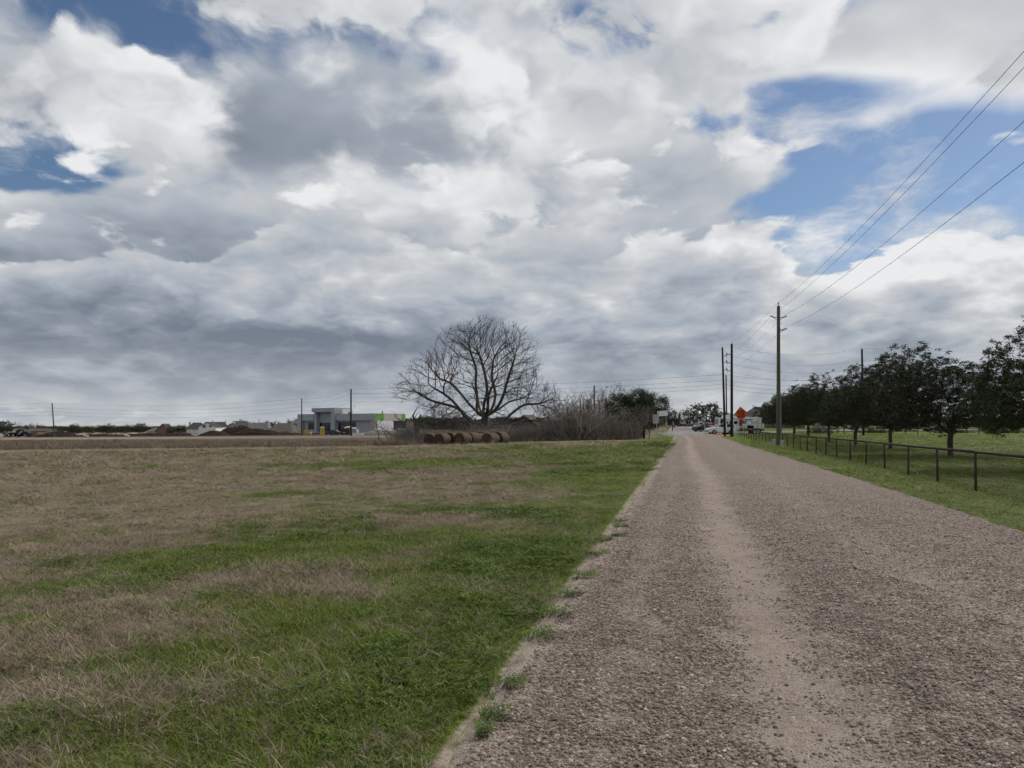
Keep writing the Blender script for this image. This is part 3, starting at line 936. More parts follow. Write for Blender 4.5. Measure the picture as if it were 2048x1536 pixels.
# the old bare pecan behind the bales
def pecan():
    Y = 92.0
    base = at(970, Y)
    rng = np.random.default_rng(11)
    k = Y / FPX
    # outline of the crown seen from the road: left and right reach (px) at heights (px above the ground line)
    hh = np.array([22, 40, 60, 80, 100, 125, 150, 180, 205, 225, 240]) * k
    lf = np.array([85, 118, 150, 178, 182, 174, 160, 108, 94, 62, 5]) * k
    rt = np.array([140, 162, 168, 158, 138, 120, 116, 112, 100, 72, 30]) * k
    lobes = []                                   # the crown is a set of uneven boughs with open gaps between them
    while len(lobes) < 36:
        z = rng.uniform(hh[0] + .6, hh[-1] - .6); f = rng.uniform(-1, 1); g = rng.uniform(-1, 1); q = math.hypot(f, g)
        if q > .93 or q < .45 and z < 9: continue
        l, r_ = np.interp(z, hh, lf), np.interp(z, hh, rt)
        lobes.append((f * (l if f < 0 else r_), g * (l + r_) * .42, z, rng.uniform(1.1, 2.3)))
    lobes += [(152 * k, 1, 58 * k, 2.0), (136 * k, -2, 84 * k, 2.0), (118 * k, 2, 44 * k, 1.8), (158 * k, -1, 78 * k, 1.6), (-168 * k, 0, 100 * k, 1.9), (-150 * k, 1, 128 * k, 1.8)]
    lobes = np.array(lobes)
    att = []
    while len(att) < 7600:
        z = rng.uniform(hh[0], hh[-1]); f = rng.uniform(-1, 1); g = rng.uniform(-1, 1)
        if f * f + g * g > 1: continue
        rad = math.hypot(f, g)
        l, r_ = np.interp(z, hh, lf), np.interp(z, hh, rt)
        x = f * (l if f < 0 else r_); y = g * (l + r_) * .42
        if rad < .35 and rng.random() < .5: continue
        if z < 5 and rad < .55: continue
        if np.min(np.linalg.norm(lobes[:, :3] - (x, y, z), axis=1) / lobes[:, 3]) > 1 and rng.random() < .93: continue
        att.append((x, y, z))
    b = k
    trunk = [np.array((0, 0, -.3)), np.array((.05, 0, 1.0)), np.array((.02, .05, 2.0)), np.array((-.05, 0, 3.0))]
    nodes = list(trunk); par = [-1, 0, 1, 2]
    def limb(start, pts):                        # the big limbs one can follow in the photograph: offsets (px, px up, depth m)
        prev = start
        P = [nodes[start]] + [np.array((a * b, d, h * b)) for a, h, d in pts]
        for p, q in zip(P, P[1:]):
            n = max(1, int(np.linalg.norm(q - p) / .8))
            for i in range(1, n + 1):
                f = i / n
                nodes.append(p * (1 - f) + q * f + rng.normal(0, .06, 3)); par.append(prev); prev = len(nodes) - 1
        return prev
    limb(3, [(-20, 50, .3), (-14, 85, .4), (-20, 110, .6), (-18, 150, 1), (-34, 190, 1.5)])
    limb(3, [(-6, 60, -1), (8, 100, -1.4), (0, 130, -1.8), (-8, 165, -2)])
    limb(3, [(14, 60, .8), (22, 95, 1), (14, 120, 1), (14, 160, 1.4)])
    limb(3, [(18, 56, -.4), (40, 95, -1), (48, 130, -1.2), (60, 165, -1.5)])
    limb(2, [(-30, 40, .6), (-46, 62, 1), (-70, 72, 1.4), (-100, 78, 1.8), (-130, 92, 2)])
    limb(2, [(-32, 38, -.8), (-54, 70, -2), (-80, 95, -2.6), (-110, 110, -3)])
    limb(3, [(-30, 70, -.2), (-48, 98, 0), (-70, 118, .6), (-95, 125, .8)])
    limb(2, [(30, 34, .2), (60, 60, .4), (82, 76, .6), (110, 72, .8), (130, 85, 1)])
    limb(2, [(38, 24, .8), (80, 42, 2), (112, 40, 3), (150, 62, 3.2)])
    limb(3, [(26, 62, 1.6), (48, 82, 3), (80, 88, 4), (105, 104, 4.6)])
    limb(3, [(-10, 60, 2), (-20, 95, 4), (-30, 120, 5)])
    limb(3, [(6, 60, -2), (10, 90, -4), (20, 115, -5.2)])
    N, P = np.array(nodes), np.array(par)
    A = np.array(att)
    # continue the growth from those limbs
    dd = KDTree(len(N))
    for i, q in enumerate(N): dd.insert(q, i)
    dd.balance()
    nodes2, par2 = grow_from(N, P, A, .40, 3.0, .52, 90, 5, out=.55)
    r = radii(par2, .018, 2.08)
    r *= .80 / r[0] if r[0] > .80 else 1
    r = np.maximum(r, .0145)
    mb = limbs(nodes2, par2, r)
    twigs(nodes2, par2, r, mb, random.Random(3), 7000, .8, .0115, .030, True)
    t = thing('pecan_tree', 'large old leafless tree with a wide crown standing behind the round bales', 'tree', base)
    mb.obj('trunk_and_limbs', BARK, t, smooth=True)

def grow_from(N, P, A, step, infl, kill, iters, seed, wobble=.26, up=.06, out=0.0):
    rng = np.random.default_rng(seed)
    nodes = N.copy(); par = list(P)
    d = np.linalg.norm(A[:, None] - nodes[None], axis=2)
    near = d.argmin(1); dist = d.min(1)
    cnt = np.zeros(20000, int)
    for p in P:
        if p >= 0: cnt[p] += 1
    for it in range(iters):
        act = dist < infl
        if not act.any(): break
        idx = near[act]
        v = A[act] - nodes[idx]; v /= np.linalg.norm(v, axis=1)[:, None] + 1e-9
        acc = np.zeros((len(nodes), 3)); np.add.at(acc, idx, v)
        src = np.unique(idx); src = src[cnt[src] < 4]
        if not len(src): break
        dr = acc[src]; dr /= np.linalg.norm(dr, axis=1)[:, None] + 1e-9
        ov = nodes[src] - np.array((0, 0, 1.5)); ov /= np.linalg.norm(ov, axis=1)[:, None] + 1e-9
        dr += rng.normal(0, wobble, dr.shape) + ov * out; dr[:, 2] += up
        dr /= np.linalg.norm(dr, axis=1)[:, None]
        new = nodes[src] + dr * step
        o = len(nodes); cnt[src] += 1
        nodes = np.vstack([nodes, new]); par += [int(q) for q in src]
        d2 = np.linalg.norm(A[:, None] - new[None], axis=2)
        k = d2.argmin(1); dm = d2.min(1); bt = dm < dist
        near = np.where(bt, o + k, near); dist = np.where(bt, dm, dist)
        lv = dist > kill
        A, near, dist = A[lv], near[lv], dist[lv]
    return nodes, np.array(par)
pecan()

# live oaks in a row beyond the fence
def oak_row():
    protos = [leafy_tree_meshes(100 + i, 7.4, 5.0, 1.7, 84000, .054, low=1.05, att=1600, spread=.19, hold=.86) for i in range(4)]
    spots = [(2125, 31, .86, 'nearest live oak, its crown cut by the right edge and drooping to the grass'), (1901, 44, .95, 'second live oak of the row, clear dark trunk behind the pipe fence'), (1781, 57, 1.03, 'third live oak from the right edge, wide dark crown on a short trunk'),
             (1711, 69, .99, 'fourth live oak from the right edge, in front of the far dark pole'), (1658, 83, 1.03, 'fifth live oak from the right edge in the fenced row'), (1617, 99, 1.04, 'sixth live oak from the right edge in the fenced row'),
             (1588, 115, 1.0, 'seventh live oak, just right of the tall roadside pole'), (1562, 131, .98, 'last and smallest live oak of the row, left of the tall roadside pole')]
    for i, (px, Y, sc, lab) in enumerate(spots):
        wv = 1 + .09 * math.sin(i * 2.3)
        place_tree('live_oak', lab, protos[i % 4], at(px, Y), i * 2.1 + .4, (sc * wv, sc * wv, sc * (1 + .07 * math.cos(i * 3.1))), 'live oaks in a row beyond the fence')
oak_row()

# trees that stand beyond the junction and behind the building site
def far_trees():
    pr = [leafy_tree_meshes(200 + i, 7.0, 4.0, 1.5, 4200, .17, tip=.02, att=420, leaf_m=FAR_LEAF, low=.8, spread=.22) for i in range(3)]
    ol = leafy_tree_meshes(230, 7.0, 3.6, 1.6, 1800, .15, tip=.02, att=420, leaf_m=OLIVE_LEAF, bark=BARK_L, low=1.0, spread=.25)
    def put(px, Y, top, wpx, lab, group, meshes, i):
        b = at(px, Y); H = Z(top, Y) - b.z; sc = H / 7.0
        wd = wpx * Y / FPX / 7.6
        place_tree('evergreen_tree', lab, meshes, b, i * 1.7, (wd, wd, sc), group)
    right = [(1411, 165, 797, 82, 'broad evergreen oak with open flat layers left of the leaning pole', pr[0]), (1345, 150, 812, 40, 'dark evergreen tree right behind the overgrown bush', pr[1]), (1372, 185, 812, 46, 'pale thin-leaved tree between the bush and the broad oak', ol),
             (1440, 175, 818, 50, 'dark tree behind the leaning pole and bucket truck', pr[2]), (1480, 190, 822, 60, 'dark rounded tree behind the orange sign', pr[1]), (1325, 205, 826, 46, 'far tree low behind the white panel sign', pr[2])]
    for i, q in enumerate(right): put(q[0], q[1], q[2], q[3], q[4], 'trees beyond the junction', q[5], i)
    left = [(8, 300, 835, 40, 'round dark tree at the left edge of the picture'), (57, 340, 844, 26, 'dark tree right of the gap beside the left-edge tree'), (83, 350, 845, 28, 'dark tree just left of the leaning far-left pole'), (115, 350, 847, 28, 'low tree just right of the leaning far-left pole'),
            (148, 335, 844, 38, 'widest dark tree behind the low dirt mounds'), (180, 360, 848, 24, 'small tree right of the widest dark tree'), (205, 340, 845, 24, 'left of the two trees that touch above the pale cars'), (223, 340, 844, 26, 'right of the two trees that touch above the pale cars'),
            (250, 345, 845, 26, 'lone round tree left of the tall dark one'), (279, 335, 841, 28, 'tall dark tree left of the pointed roof'), (342, 330, 849, 20, 'bushy tree right of the pointed roof'), (360, 325, 845, 28, 'dark tree next to the white house'),
            (444, 390, 845, 24, 'dark tree between the white house and the brown roof'), (482, 420, 835, 30, 'tree rising behind the brown hip roof'), (505, 420, 839, 26, 'tree behind the middle grey roof'), (542, 400, 837, 40, 'tree clump left of the grey building'), (585, 380, 833, 34, 'dark tree touching the grey building')]
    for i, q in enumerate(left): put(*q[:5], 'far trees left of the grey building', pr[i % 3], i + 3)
    b = at(38, 330)
    rng = np.random.default_rng(88)
    A = crown_points(rng, 500, 3.2, 3.2, 3.0, 4.4, 8, .3, 1.2)
    n_, p_ = grow(A, [np.array((0, 0, k * .5)) for k in range(4)], .4, 2.5, .5, 50, 9)
    r_ = np.maximum(radii(p_, .025, 2.2), .02)
    t = thing('bare_tree', 'pale leafless tree beside the left-edge tree', 'tree', b)
    limbs(n_, p_, r_).obj('limbs', BARK_L, t, smooth=True)
    # the wood on the skyline, one dark mass
    n = 900
    px = NR.uniform(-700, 2900, n); Y = NR.uniform(520, 760, n)
    x = X(px, Y)
    hgt = NR.uniform(.75, 1.15, n) * np.where((px > 800) & (px < 1350), 1.25, 1.0)
    sel = NR.integers(0, 3, n)
    base = terrain(x, Y)
    topz = EYE + (850 - np.where((px > 780) & (px < 1500), 838, np.where(px <= 780, 851, 831))) / FPX * Y
    sc = np.clip((topz - base) / 7.0, .5, 3) * hgt
    protos = []
    for q in pr:
        mb = MB(); me = q[1]
        co = np.empty(len(me.vertices) * 3, np.float32); me.vertices.foreach_get('co', co); co = co.reshape(-1, 4, 3)[::3]
        ce = co.mean(1, keepdims=True); co = ce + (co - ce) * 2.2
        mb.v = [tuple(v) for v in co.reshape(-1, 3).tolist()]; mb.f = [(4 * i, 4 * i + 1, 4 * i + 2, 4 * i + 3) for i in range(len(co))]; mb.m = [0] * len(co)
        protos.append(mb)
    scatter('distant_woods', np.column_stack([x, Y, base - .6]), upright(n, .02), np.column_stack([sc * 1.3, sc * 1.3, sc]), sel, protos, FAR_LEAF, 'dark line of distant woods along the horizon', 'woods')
far_trees()

# overgrown fence row: bare brush, vine-hung stubs, an evergreen bush and a snapped tree
def shrub(seed, H, n, spread):
    rng = random.Random(seed); mb = MB()
    for _ in range(n):
        a = rng.random() * 6.28; r0 = spread * .4 * math.sqrt(rng.random())
        p = Vector((r0 * math.cos(a), r0 * math.sin(a), -.05)); d = Vector((rng.gauss(0, .28), rng.gauss(0, .28), 1)).normalized()
        pts = [p]; h = H * rng.uniform(.5, 1.1); rad = []
        k = 5
        for i in range(k):
            d = (d + Vector((rng.gauss(0, .2), rng.gauss(0, .2), rng.gauss(-.02, .1)))).normalized()
            pts.append(pts[-1] + d * h / k)
        r = rng.uniform(.010, .022)
        mb.tube(pts, [r * (1 - .13 * i) for i in range(k + 1)], 3, cap=False)
        for i in range(2, k + 1):
            for _ in range(rng.randint(1, 3)):
                v = (d + Vector((rng.gauss(0, .8), rng.gauss(0, .8), rng.gauss(.1, .4)))).normalized()
                L = h * rng.uniform(.12, .3)
                q = pts[i] + v * L * .5
                mb.tube([pts[i], q, q + (v + Vector((rng.gauss(0, .4), rng.gauss(0, .4), .2))).normalized() * L * .5], [r * .55, r * .45, r * .3], 3, cap=False)
    return mb

def fence_row():
    tw = [per_instance('brush_twigs', (.115, .098, .086), (.280, .245, .215), .95), per_instance('brush_twigs_pale', (.20, .17, .145), (.40, .35, .30), .95), per_instance('brush_twigs_dark', (.092, .080, .070), (.215, .188, .165), .95)]
    n = 1000
    px = NR.uniform(790, 1345, n); Y = 79 + NR.random(n) ** 1.3 * 17
    x = X(px, Y); Y = np.maximum(Y, weed_edge(x) + .8 + NR.random(n) * 2)
    ok = (road_s(x, Y) < -4.2)
    px, x, Y = px[ok], x[ok], Y[ok]; n = len(x)
    top = np.interp(px, [735, 800, 860, 1000, 1100, 1150, 1230, 1340], [.4, .6, .68, .68, .66, 1.6, 1.0, .6])
    sc = top * NR.uniform(.42, 1.3, n) * (.75 + .5 * fbm(px * .035, px * 0, 123, 2))
    scatter('brush_thicket', np.column_stack([x, Y, terrain(x, Y) - .05]), upright(n, .1), np.column_stack([sc * 1.1, sc * 1.1, sc]), NR.integers(0, 6, n), [shrub(i, 3.0 if i % 2 else 2.3, 11, 1.5) for i in range(6)], tw, 'tangled leafless brush along the fence row behind the bales', 'brush')
    def bare(px, Y, top, wpx, lab, seed, bark=BARK_L, trunk=1.2, tip=.012, att=650, ntw=500):
        b = at(px, Y); H = Z(top, Y) - b.z; rx = wpx * Y / FPX / 2
        rng = np.random.default_rng(seed)
        A = crown_points(rng, att, rx, rx * .9, (H - trunk * .8) / 2, (H + trunk * .8) / 2, 9, .25, trunk * .7)
        tr = [np.array((rng.normal(0, .03), rng.normal(0, .03), k * trunk / 3)) for k in range(4)]; tr[0] = np.array((0, 0, -.2))
        nd, pr = grow(A, tr, .3, 2.4, .42, 60, seed, .3, .05)
        r = np.maximum(radii(pr, tip, 2.2), tip * .9); r *= min(1, .15 / r[0])
        r = np.maximum(r, tip * .9)
        mb = limbs(nd, pr, r); twigs(nd, pr, r, mb, random.Random(seed), ntw, .5, tip * .8, tip * 2.5)
        t = thing('bare_tree', lab, 'tree', b, 0, 'small leafless trees in the fence row')
        mb.obj('trunk_and_limbs', bark, t, smooth=True)
        return t, nd, r, b
    bare(1222, 92, 750, 110, 'tallest small leafless tree, rising left of the evergreen bush', 301, att=900, ntw=900)
    t1, nd1, r1, b1 = bare(1176, 88, 790, 70, 'leafless tree with a vine-wrapped trunk right of the large bare tree', 302)
    bare(1155, 90, 806, 40, 'slim leafless tree nearest the right side of the large crown', 303, att=350, ntw=250)
    bare(876, 96, 800, 50, 'thin leafless tree under the left end of the large crown', 304, att=400, ntw=300)
    bare(925, 100, 812, 44, 'low leafless tree just left of the large trunk', 305, att=350, ntw=250)
    bare(905, 90, 822, 50, 'scrubby leafless tree above the middle bales', 306, att=300, ntw=250)
    bare(1092, 104, 790, 56, 'leafless tree behind the old shed', 307, att=420, ntw=350)
    bare(1262, 84, 806, 90, 'pale tangled leafless tree in front of the evergreen bush', 308, att=700, ntw=700)
    bare(1298, 82, 818, 60, 'short grey leafless tree beside the sign backs', 309, att=400, ntw=350)
    # vines on stubs
    rng = np.random.default_rng(17)
    def ivied(px, Y, top, rad, lab, n, lmat=IVY_LEAF):
        b = at(px, Y); H = Z(top, Y) - b.z
        t = thing('ivy_covered_stub', lab, 'tree stub', b, 0, 'vine-covered stubs in the fence row')
        MB().tube([(0, 0, -.2), (.05, 0, H * .5), (.02, .03, H)], [.14, .11, .07], 7).obj('trunk', BARK_D, t, smooth=True)
        pts = np.column_stack([rng.normal(0, rad * .4, 400), rng.normal(0, rad * .4, 400), rng.uniform(.2, H, 400)])
        leaves(pts, n, .12, .075, rng).obj('ivy', lmat, t)
    ivied(1160, 86, 797, .14, 'bare grey stub standing free left of the brown pole', 120)
    ivied(1176, 87, 800, .5, 'vine-wrapped stub just left of the brown pole', 1500)
    ivied(1212, 89, 796, .6, 'vine-wrapped stub between the brown pole and the bush', 1700)
    ivied(1198, 90, 800, .4, 'thin vine-wrapped stub right of the brown pole', 900)
    # evergreen bush
    b = at(1288, 87)
    t = thing('evergreen_bush', 'big dark evergreen bush rounded at the top behind the sign backs', 'bush', b)
    H = Z(775, 87) - b.z
    A = crown_points(rng, 1500, 4.4, 3.2, H / 2 * .95, H / 2 + .2, 12, .5, .3)
    nd, pr = grow(A, [np.array((0, 0, k * .3)) for k in range(4)], .28, 2, .38, 60, 77)
    r = np.maximum(radii(pr, .012, 2.2), .012); r *= min(1, .16 / r[0])
    limbs(nd, pr, np.maximum(r, .008)).obj('stems', BARK_D, t, smooth=True)
    leaves(nd[(r < .05)], 75000, .24, .072, rng).obj('crown', IVY_LEAF, t)
    b = at(1240, 92)
    t = thing('evergreen_bush', 'smaller olive bush hung with dead vines left of the big evergreen bush', 'bush', b)
    H = Z(800, 92) - b.z
    A = crown_points(rng, 600, 2.8, 2.2, H / 2 * .95, H / 2 + .2, 9, .5, .3)
    nd, pr = grow(A, [np.array((0, 0, k * .3)) for k in range(4)], .28, 2, .38, 60, 78)
    r = np.maximum(radii(pr, .012, 2.2), .012); r *= min(1, .14 / r[0])
    limbs(nd, pr, np.maximum(r, .008)).obj('stems', BARK_D, t, smooth=True)
    leaves(nd[(r < .04)], 12000, .22, .065, rng).obj('crown', OLIVE_LEAF, t)
    # snapped tree at the left end and limbs thrown down beside it
    Y = 92; b = at(833, Y); k = Y / FPX
    t = thing('snapped_tree', 'broken dead tree with jagged upright stubs left of the bales', 'tree', b)
    def P(dx, h, d=0): return Vector((dx * k, d, h * k))
    mb = MB()
    mb.tube([P(2, -3), P(0, 20), P(-4, 40), P(-7, 52), P(-3, 60), P(2, 68)], [.24, .2, .16, .12, .07, .03], 7)
    mb.tube([P(3, 8), P(4, 28), P(5, 44), P(8, 54), P(11, 52)], [.17, .14, .12, .09, .04], 6)
    mb.tube([P(-4, 46), P(-1, 52), P(4, 60), P(10, 50), P(14, 40)], [.06, .05, .04, .03, .02], 5)
    mb.tube([P(6, 48), P(14, 44), P(20, 32), P(22, 24)], [.05, .045, .035, .02], 5)
    mb.obj('trunk', BARK_D, t, smooth=True)
    def fallen(lab, p0, pts, r0):
        bb = at(p0, Y)
        t = thing('fallen_limb', lab, 'limb', bb, 0, 'broken limbs beside the snapped tree')
        mb = MB(); mb.tube([P(dx, h, d) for dx, h, d in pts], [r0 * (1 - .7 * i / (len(pts) - 1)) for i in range(len(pts))], 5)
        rr = random.Random(p0)
        for i in range(1, len(pts)):
            a = P(*pts[i])
            for _ in range(4):
                v = Vector((rr.gauss(0, 1), rr.gauss(0, .6), rr.gauss(.4, .6))) * .5
                mb.tube([a, a + v * .6, a + v * 1.2 + Vector((0, 0, .1))], [.025, .02, .01], 3, cap=False)
        mb.obj('branch', BARK_D, t, smooth=True)
    fallen('thick broken limb arching up to the left from the snapped tree', 822, [(4, 0, 0), (-2, 14, .2), (-12, 28, .3), (-22, 42, .3), (-32, 49, .2)], .15)
    fallen('long broken limb sprawled leftwards in front of the white wall', 800, [(22, 10, .5), (8, 14, .6), (-10, 8, .8), (-28, 20, .8), (-42, 30, .9)], .1)
    fallen('dark crooked limb lying low right of the sprawled one', 812, [(10, 2, -.6), (4, 14, -.6), (-6, 20, -.7), (-26, 26, -.7)], .1)
    fallen('thin bare sapling limb rising in front of the green sheathing', 756, [(0, -2, 1), (-2, 14, 1), (-6, 30, 1.2), (-8, 38, 1.2)], .07)
    fallen('slender limb leaning over the white wall of the building', 776, [(2, -2, .4), (-6, 14, .4), (-14, 26, .5), (-17, 40, .6)], .06)
fence_row()

# ------------------------------------------------------------------ common materials for built things
M = {}
M['post_wood'] = mottled('treated_pole', (.085, .080, .060), (.150, .140, .110), 6, .9, 6, None, stretch=(1, 1, .08))
M['black_pole'] = mottled('creosote_pole', (.010, .010, .010), (.030, .028, .026), 6, .8, 5, None, stretch=(1, 1, .08))
M['brown_pole'] = mottled('weathered_pole', (.070, .055, .045), (.140, .115, .095), 6, .9, 5, None, stretch=(1, 1, .08))
M['steel'] = mottled('galvanised_steel', (.28, .29, .30), (.42, .43, .44), 8, .5, 4, metal=.6)
M['polymer'] = mottled('grey_polymer', (.22, .23, .25), (.30, .31, .33), 6, .5)
M['wire'] = material('weathered_wire', (.035, .036, .040), .6, 0, .3)
M['pipe'] = mottled('rusty_pipe', (.022, .017, .014), (.075, .045, .030), 9, .75, 6, 30, .3, .003)
M['pedestal'] = mottled('pale_green_cabinet', (.36, .40, .36), (.46, .49, .45), 3, .55)
M['white'] = mottled('white_paint', (.68, .68, .67), (.80, .80, .79), 3, .4, 4, spec=.5)
M['dirty_white'] = mottled('dirty_white', (.48, .47, .45), (.70, .69, .66), 4, .7, 6)
M['glass'] = material('dark_glass', (.012, .015, .018), .08, 0, .5)
M['rubber'] = mottled('tyre_rubber', (.012, .012, .012), (.028, .027, .026), 12, .9)
M['chrome'] = material('wheel_alloy', (.45, .46, .47), .35, .8, .5)
M['red_lamp'] = material('red_lens', (.35, .01, .01), .3, 0, .5)
M['clear_lamp'] = material('clear_lens', (.6, .6, .58), .2, 0, .5)
M['black'] = mottled('black_paint', (.010, .010, .011), (.022, .022, .024), 5, .35, spec=.5)
M['darkblue'] = mottled('dark_blue_paint', (.020, .028, .050), (.035, .045, .075), 5, .4, spec=.5)
M['orange'] = mottled('orange_sheeting', (.72, .10, .012), (.82, .135, .022), 5, .55)
M['orange_cone'] = mottled('orange_plastic', (.62, .11, .02), (.75, .16, .04), 5, .6)
M['winch'] = mottled('red_primer', (.20, .055, .030), (.30, .095, .050), 5, .7)
M['ink'] = material('black_lettering', (.012, .011, .010), .7)
M['red_sign'] = material('red_sheeting', (.42, .018, .022), .5)
M['sign_back'] = mottled('aluminium_back', (.36, .35, .32), (.46, .45, .42), 4, .5, metal=.2)
M['grey_board'] = mottled('grey_wall_board', (.26, .278, .305), (.32, .338, .365), 1.2, .8, 5)
M['grey_band'] = mottled('grey_fascia', (.315, .335, .365), (.37, .39, .42), 1.5, .75, 4)
M['concrete_block'] = mottled('grey_block', (.28, .288, .30), (.39, .398, .41), 2.5, .9, 7)
M['yellow_board'] = mottled('yellow_sheathing', (.42, .33, .11), (.55, .44, .16), 2, .8)
M['green_board'] = mottled('green_sheathing', (.09, .28, .04), (.22, .46, .11), 1.6, .7, 6)
M['wrap'] = mottled('white_wrap', (.62, .63, .62), (.80, .81, .80), 1.5, .6, 6)
M['yellow_plastic'] = mottled('yellow_plastic', (.52, .36, .02), (.62, .44, .04), 3, .5)
M['siding'] = mottled('white_siding', (.60, .61, .60), (.72, .72, .71), 1, .7, 4)
M['cream'] = mottled('cream_wall', (.45, .42, .36), (.56, .53, .46), 1, .8, 4)
M['brick'] = mottled('brown_brick', (.13, .085, .065), (.22, .155, .12), 3, .9, 6)
M['roof_d'] = mottled('dark_shingle', (.040, .040, .042), (.075, .074, .076), 1.6, .9, 6)
M['roof_b'] = mottled('brown_shingle', (.085, .072, .066), (.135, .115, .105), 1.6, .9, 6)
M['roof_g'] = mottled('grey_shingle', (.11, .108, .108), (.17, .165, .162), 1.6, .9, 6)
M['roof_green'] = mottled('moss_dark_shingle', (.036, .042, .034), (.070, .078, .062), 1.0, .95, 6)
M['soil'] = mottled('red_brown_soil', (.022, .014, .011), (.072, .047, .037), 1.6, .95, 8, 5, .8, .15)
M['hay'] = None
M['old_wood'] = mottled('weathered_board', (.075, .062, .052), (.165, .140, .118), 5, .95, 6, None, stretch=(1, 1, .15))
M['rust_tin'] = mottled('rusted_tin', (.120, .085, .065), (.230, .185, .155), 2.5, .8, 7, metal=.1)
M['steel_bin'] = mottled('rusty_bin', (.055, .032, .024), (.120, .075, .055), 3, .8, 6)
M['rubble'] = mottled('mixed_rubble', (.09, .07, .06), (.42, .40, .36), 3, .95, 6)

# ------------------------------------------------------------------ utility poles and wires
def pole_thing(px, Y, top, lab, mat, r0, r1, lean=0.0, base_drop=.3, extra=None):
    b = at(px, Y); H = Z(top, Y) - b.z
    t = thing('utility_pole', lab, 'pole', b, 0, 'utility poles')
    mb = MB(); pts = [(lean * H * f, 0, H * f if f > 0 else -base_drop) for f in (0, .25, .5, .75, 1)]
    mb.tube(pts, [r0 + (r1 - r0) * f for f in (0, .25, .5, .75, 1)], 10)
    mb.obj('shaft', mat, t, smooth=False)
    return t, b, H
def part(t, name, mb, m, parent=None, **kw):
    return mb.obj(name, m, parent or t, **kw)
def insulator(t, p, d, ln=.34, r=.055):
    """ribbed insulator from p along d"""
    p, d = Vector(p), Vector(d).normalized()
    mb = MB(); pts, rr = [], []
    for i in range(9):
        pts.append(p + d * ln * i / 8); rr.append(r if i % 2 else r * .55)
    mb.tube(pts, rr, 8); return part(t, 'insulator', mb, M['polymer'])

POLE = {}
t, b, H = pole_thing(1557, 56, 612, 'tall grey-green utility pole beside the gravel road, nearest the viewer', M['post_wood'], .165, .12)
POLE['main'] = (b, H)
part(t, 'pin', MB().tube([(0, 0, H - .1), (0, 0, H + .13)], .03, 6), M['steel'])
insulator(t, (0, 0, H + .1), (0, 0, 1), .16, .06)
Y = 56
for dx, py in ((-13, 633), (14, 633), (14, 658)):
    zz = Z(py, Y) - b.z; ex = dx * Y / FPX; sg = 1 if dx > 0 else -1
    part(t, 'bracket', MB().bar((sg * .1, 0, zz - .05), (ex * .62, 0, zz - .10), .05, .05), M['steel'])
    part(t, 'brace', MB().bar((sg * .1, 0, zz - .30), (ex * .6, 0, zz - .12), .025, .025), M['steel'])
    insulator(t, (ex * .52, 0, zz - .10), (sg * 1, 0, .42), .40, .065)
for q in range(4):
    part(t, 'bolt', MB().tube([(.1, -.02, H - .45 - q * .45), (.2, -.02, H - .45 - q * .45)], .018, 6), M['steel'])
part(t, 'conduit', MB().tube([(.155, -.06, -.2), (.15, -.06, 4.2)], .035, 6), M['steel'])
part(t, 'ground_wire', MB().tube([(-.08, -.14, -.2), (-.06, -.11, H - .2)], .008, 4), M['wire'])

t, b, H = pole_thing(1463.5, 102, 688, 'tall black utility pole left of the orange sign', M['black_pole'], .21, .15)
POLE['black'] = (b, H)
part(t, 'pin', MB().tube([(0, 0, H - .1), (0, 0, H + .22)], .03, 6), M['steel']); insulator(t, (0, 0, H + .1), (0, 0, 1), .2, .07)
for py in (709.5, 726, 742):
    zz = Z(py, 102) - b.z
    part(t, 'crossarm', MB().bar((.1, 0, zz), (-.62, 0, zz + .03), .09, .1), M['polymer']); insulator(t, (-.60, 0, zz), (-.3, 0, 1), .3, .07)
t, b, H = pole_thing(1450, 106, 695, 'leaning dark utility pole carrying three switch brackets beside the black pole', M['black_pole'], .18, .12, lean=-.030)
POLE['lean'] = (b, H)
part(t, 'pin', MB().tube([(-.030 * H, 0, H - .1), (-.032 * H, 0, H + .25)], .03, 6), M['steel'])
for py in (712, 725, 740):
    zz = Z(py, 106) - b.z; x0 = -.03 * zz
    part(t, 'crossarm', MB().bar((x0, 0, zz), (x0 + .62, 0, zz + .08), .07, .08), M['polymer'])
    insulator(t, (x0 + .5, 0, zz + .05), (.2, 0, 1), .34, .09); insulator(t, (x0 + .55, 0, zz + .02), (.4, 0, -1), .3, .05)
pole_thing(1453.5, 140, 750, 'slender far utility pole seen between the leaning and black poles', M['black_pole'], .15, .11, lean=-.012)
t, b, H = pole_thing(1727, 108, 698, 'dark utility pole rising above the live oaks', M['black_pole'], .19, .13, lean=-.018)
POLE['right'] = (b, H)
part(t, 'pin', MB().tube([(-.018 * H, 0, H - .1), (-.018 * H, 0, H + .3)], .03, 6), M['steel'])
t, b, H = pole_thing(702, 150, 778, 'black utility pole in front of the grey building with many side pins', M['black_pole'], .20, .14)
POLE['site'] = (b, H)
for q in range(8):
    zz = H - .5 - q * .75
    part(t, 'pin', MB().bar((-.25 if q % 2 else .05, 0, zz), (.05 if q % 2 else .3, 0, zz), .06, .06), M['polymer'])
for q in (0, 1):
    part(t, 'switch', MB().tube([(.45 + .1 * q, 0, H - 3.4), (.75, 0, H - 3.4), (.75, 0, H - 3.9)], .035, 5), M['polymer'])
part(t, 'transformer', MB().tube([(-.42, 0, H - 5.6), (-.42, 0, H - 5.5), (-.42, 0, H - 4.8), (-.42, 0, H - 4.7)], [.12, .22, .22, .12], 10), M['polymer'])
t, b, H = pole_thing(603.5, 188, 797, 'thin utility pole standing before the yellow-based corner of the building', M['black_pole'], .16, .11)
POLE['corner'] = (b, H)
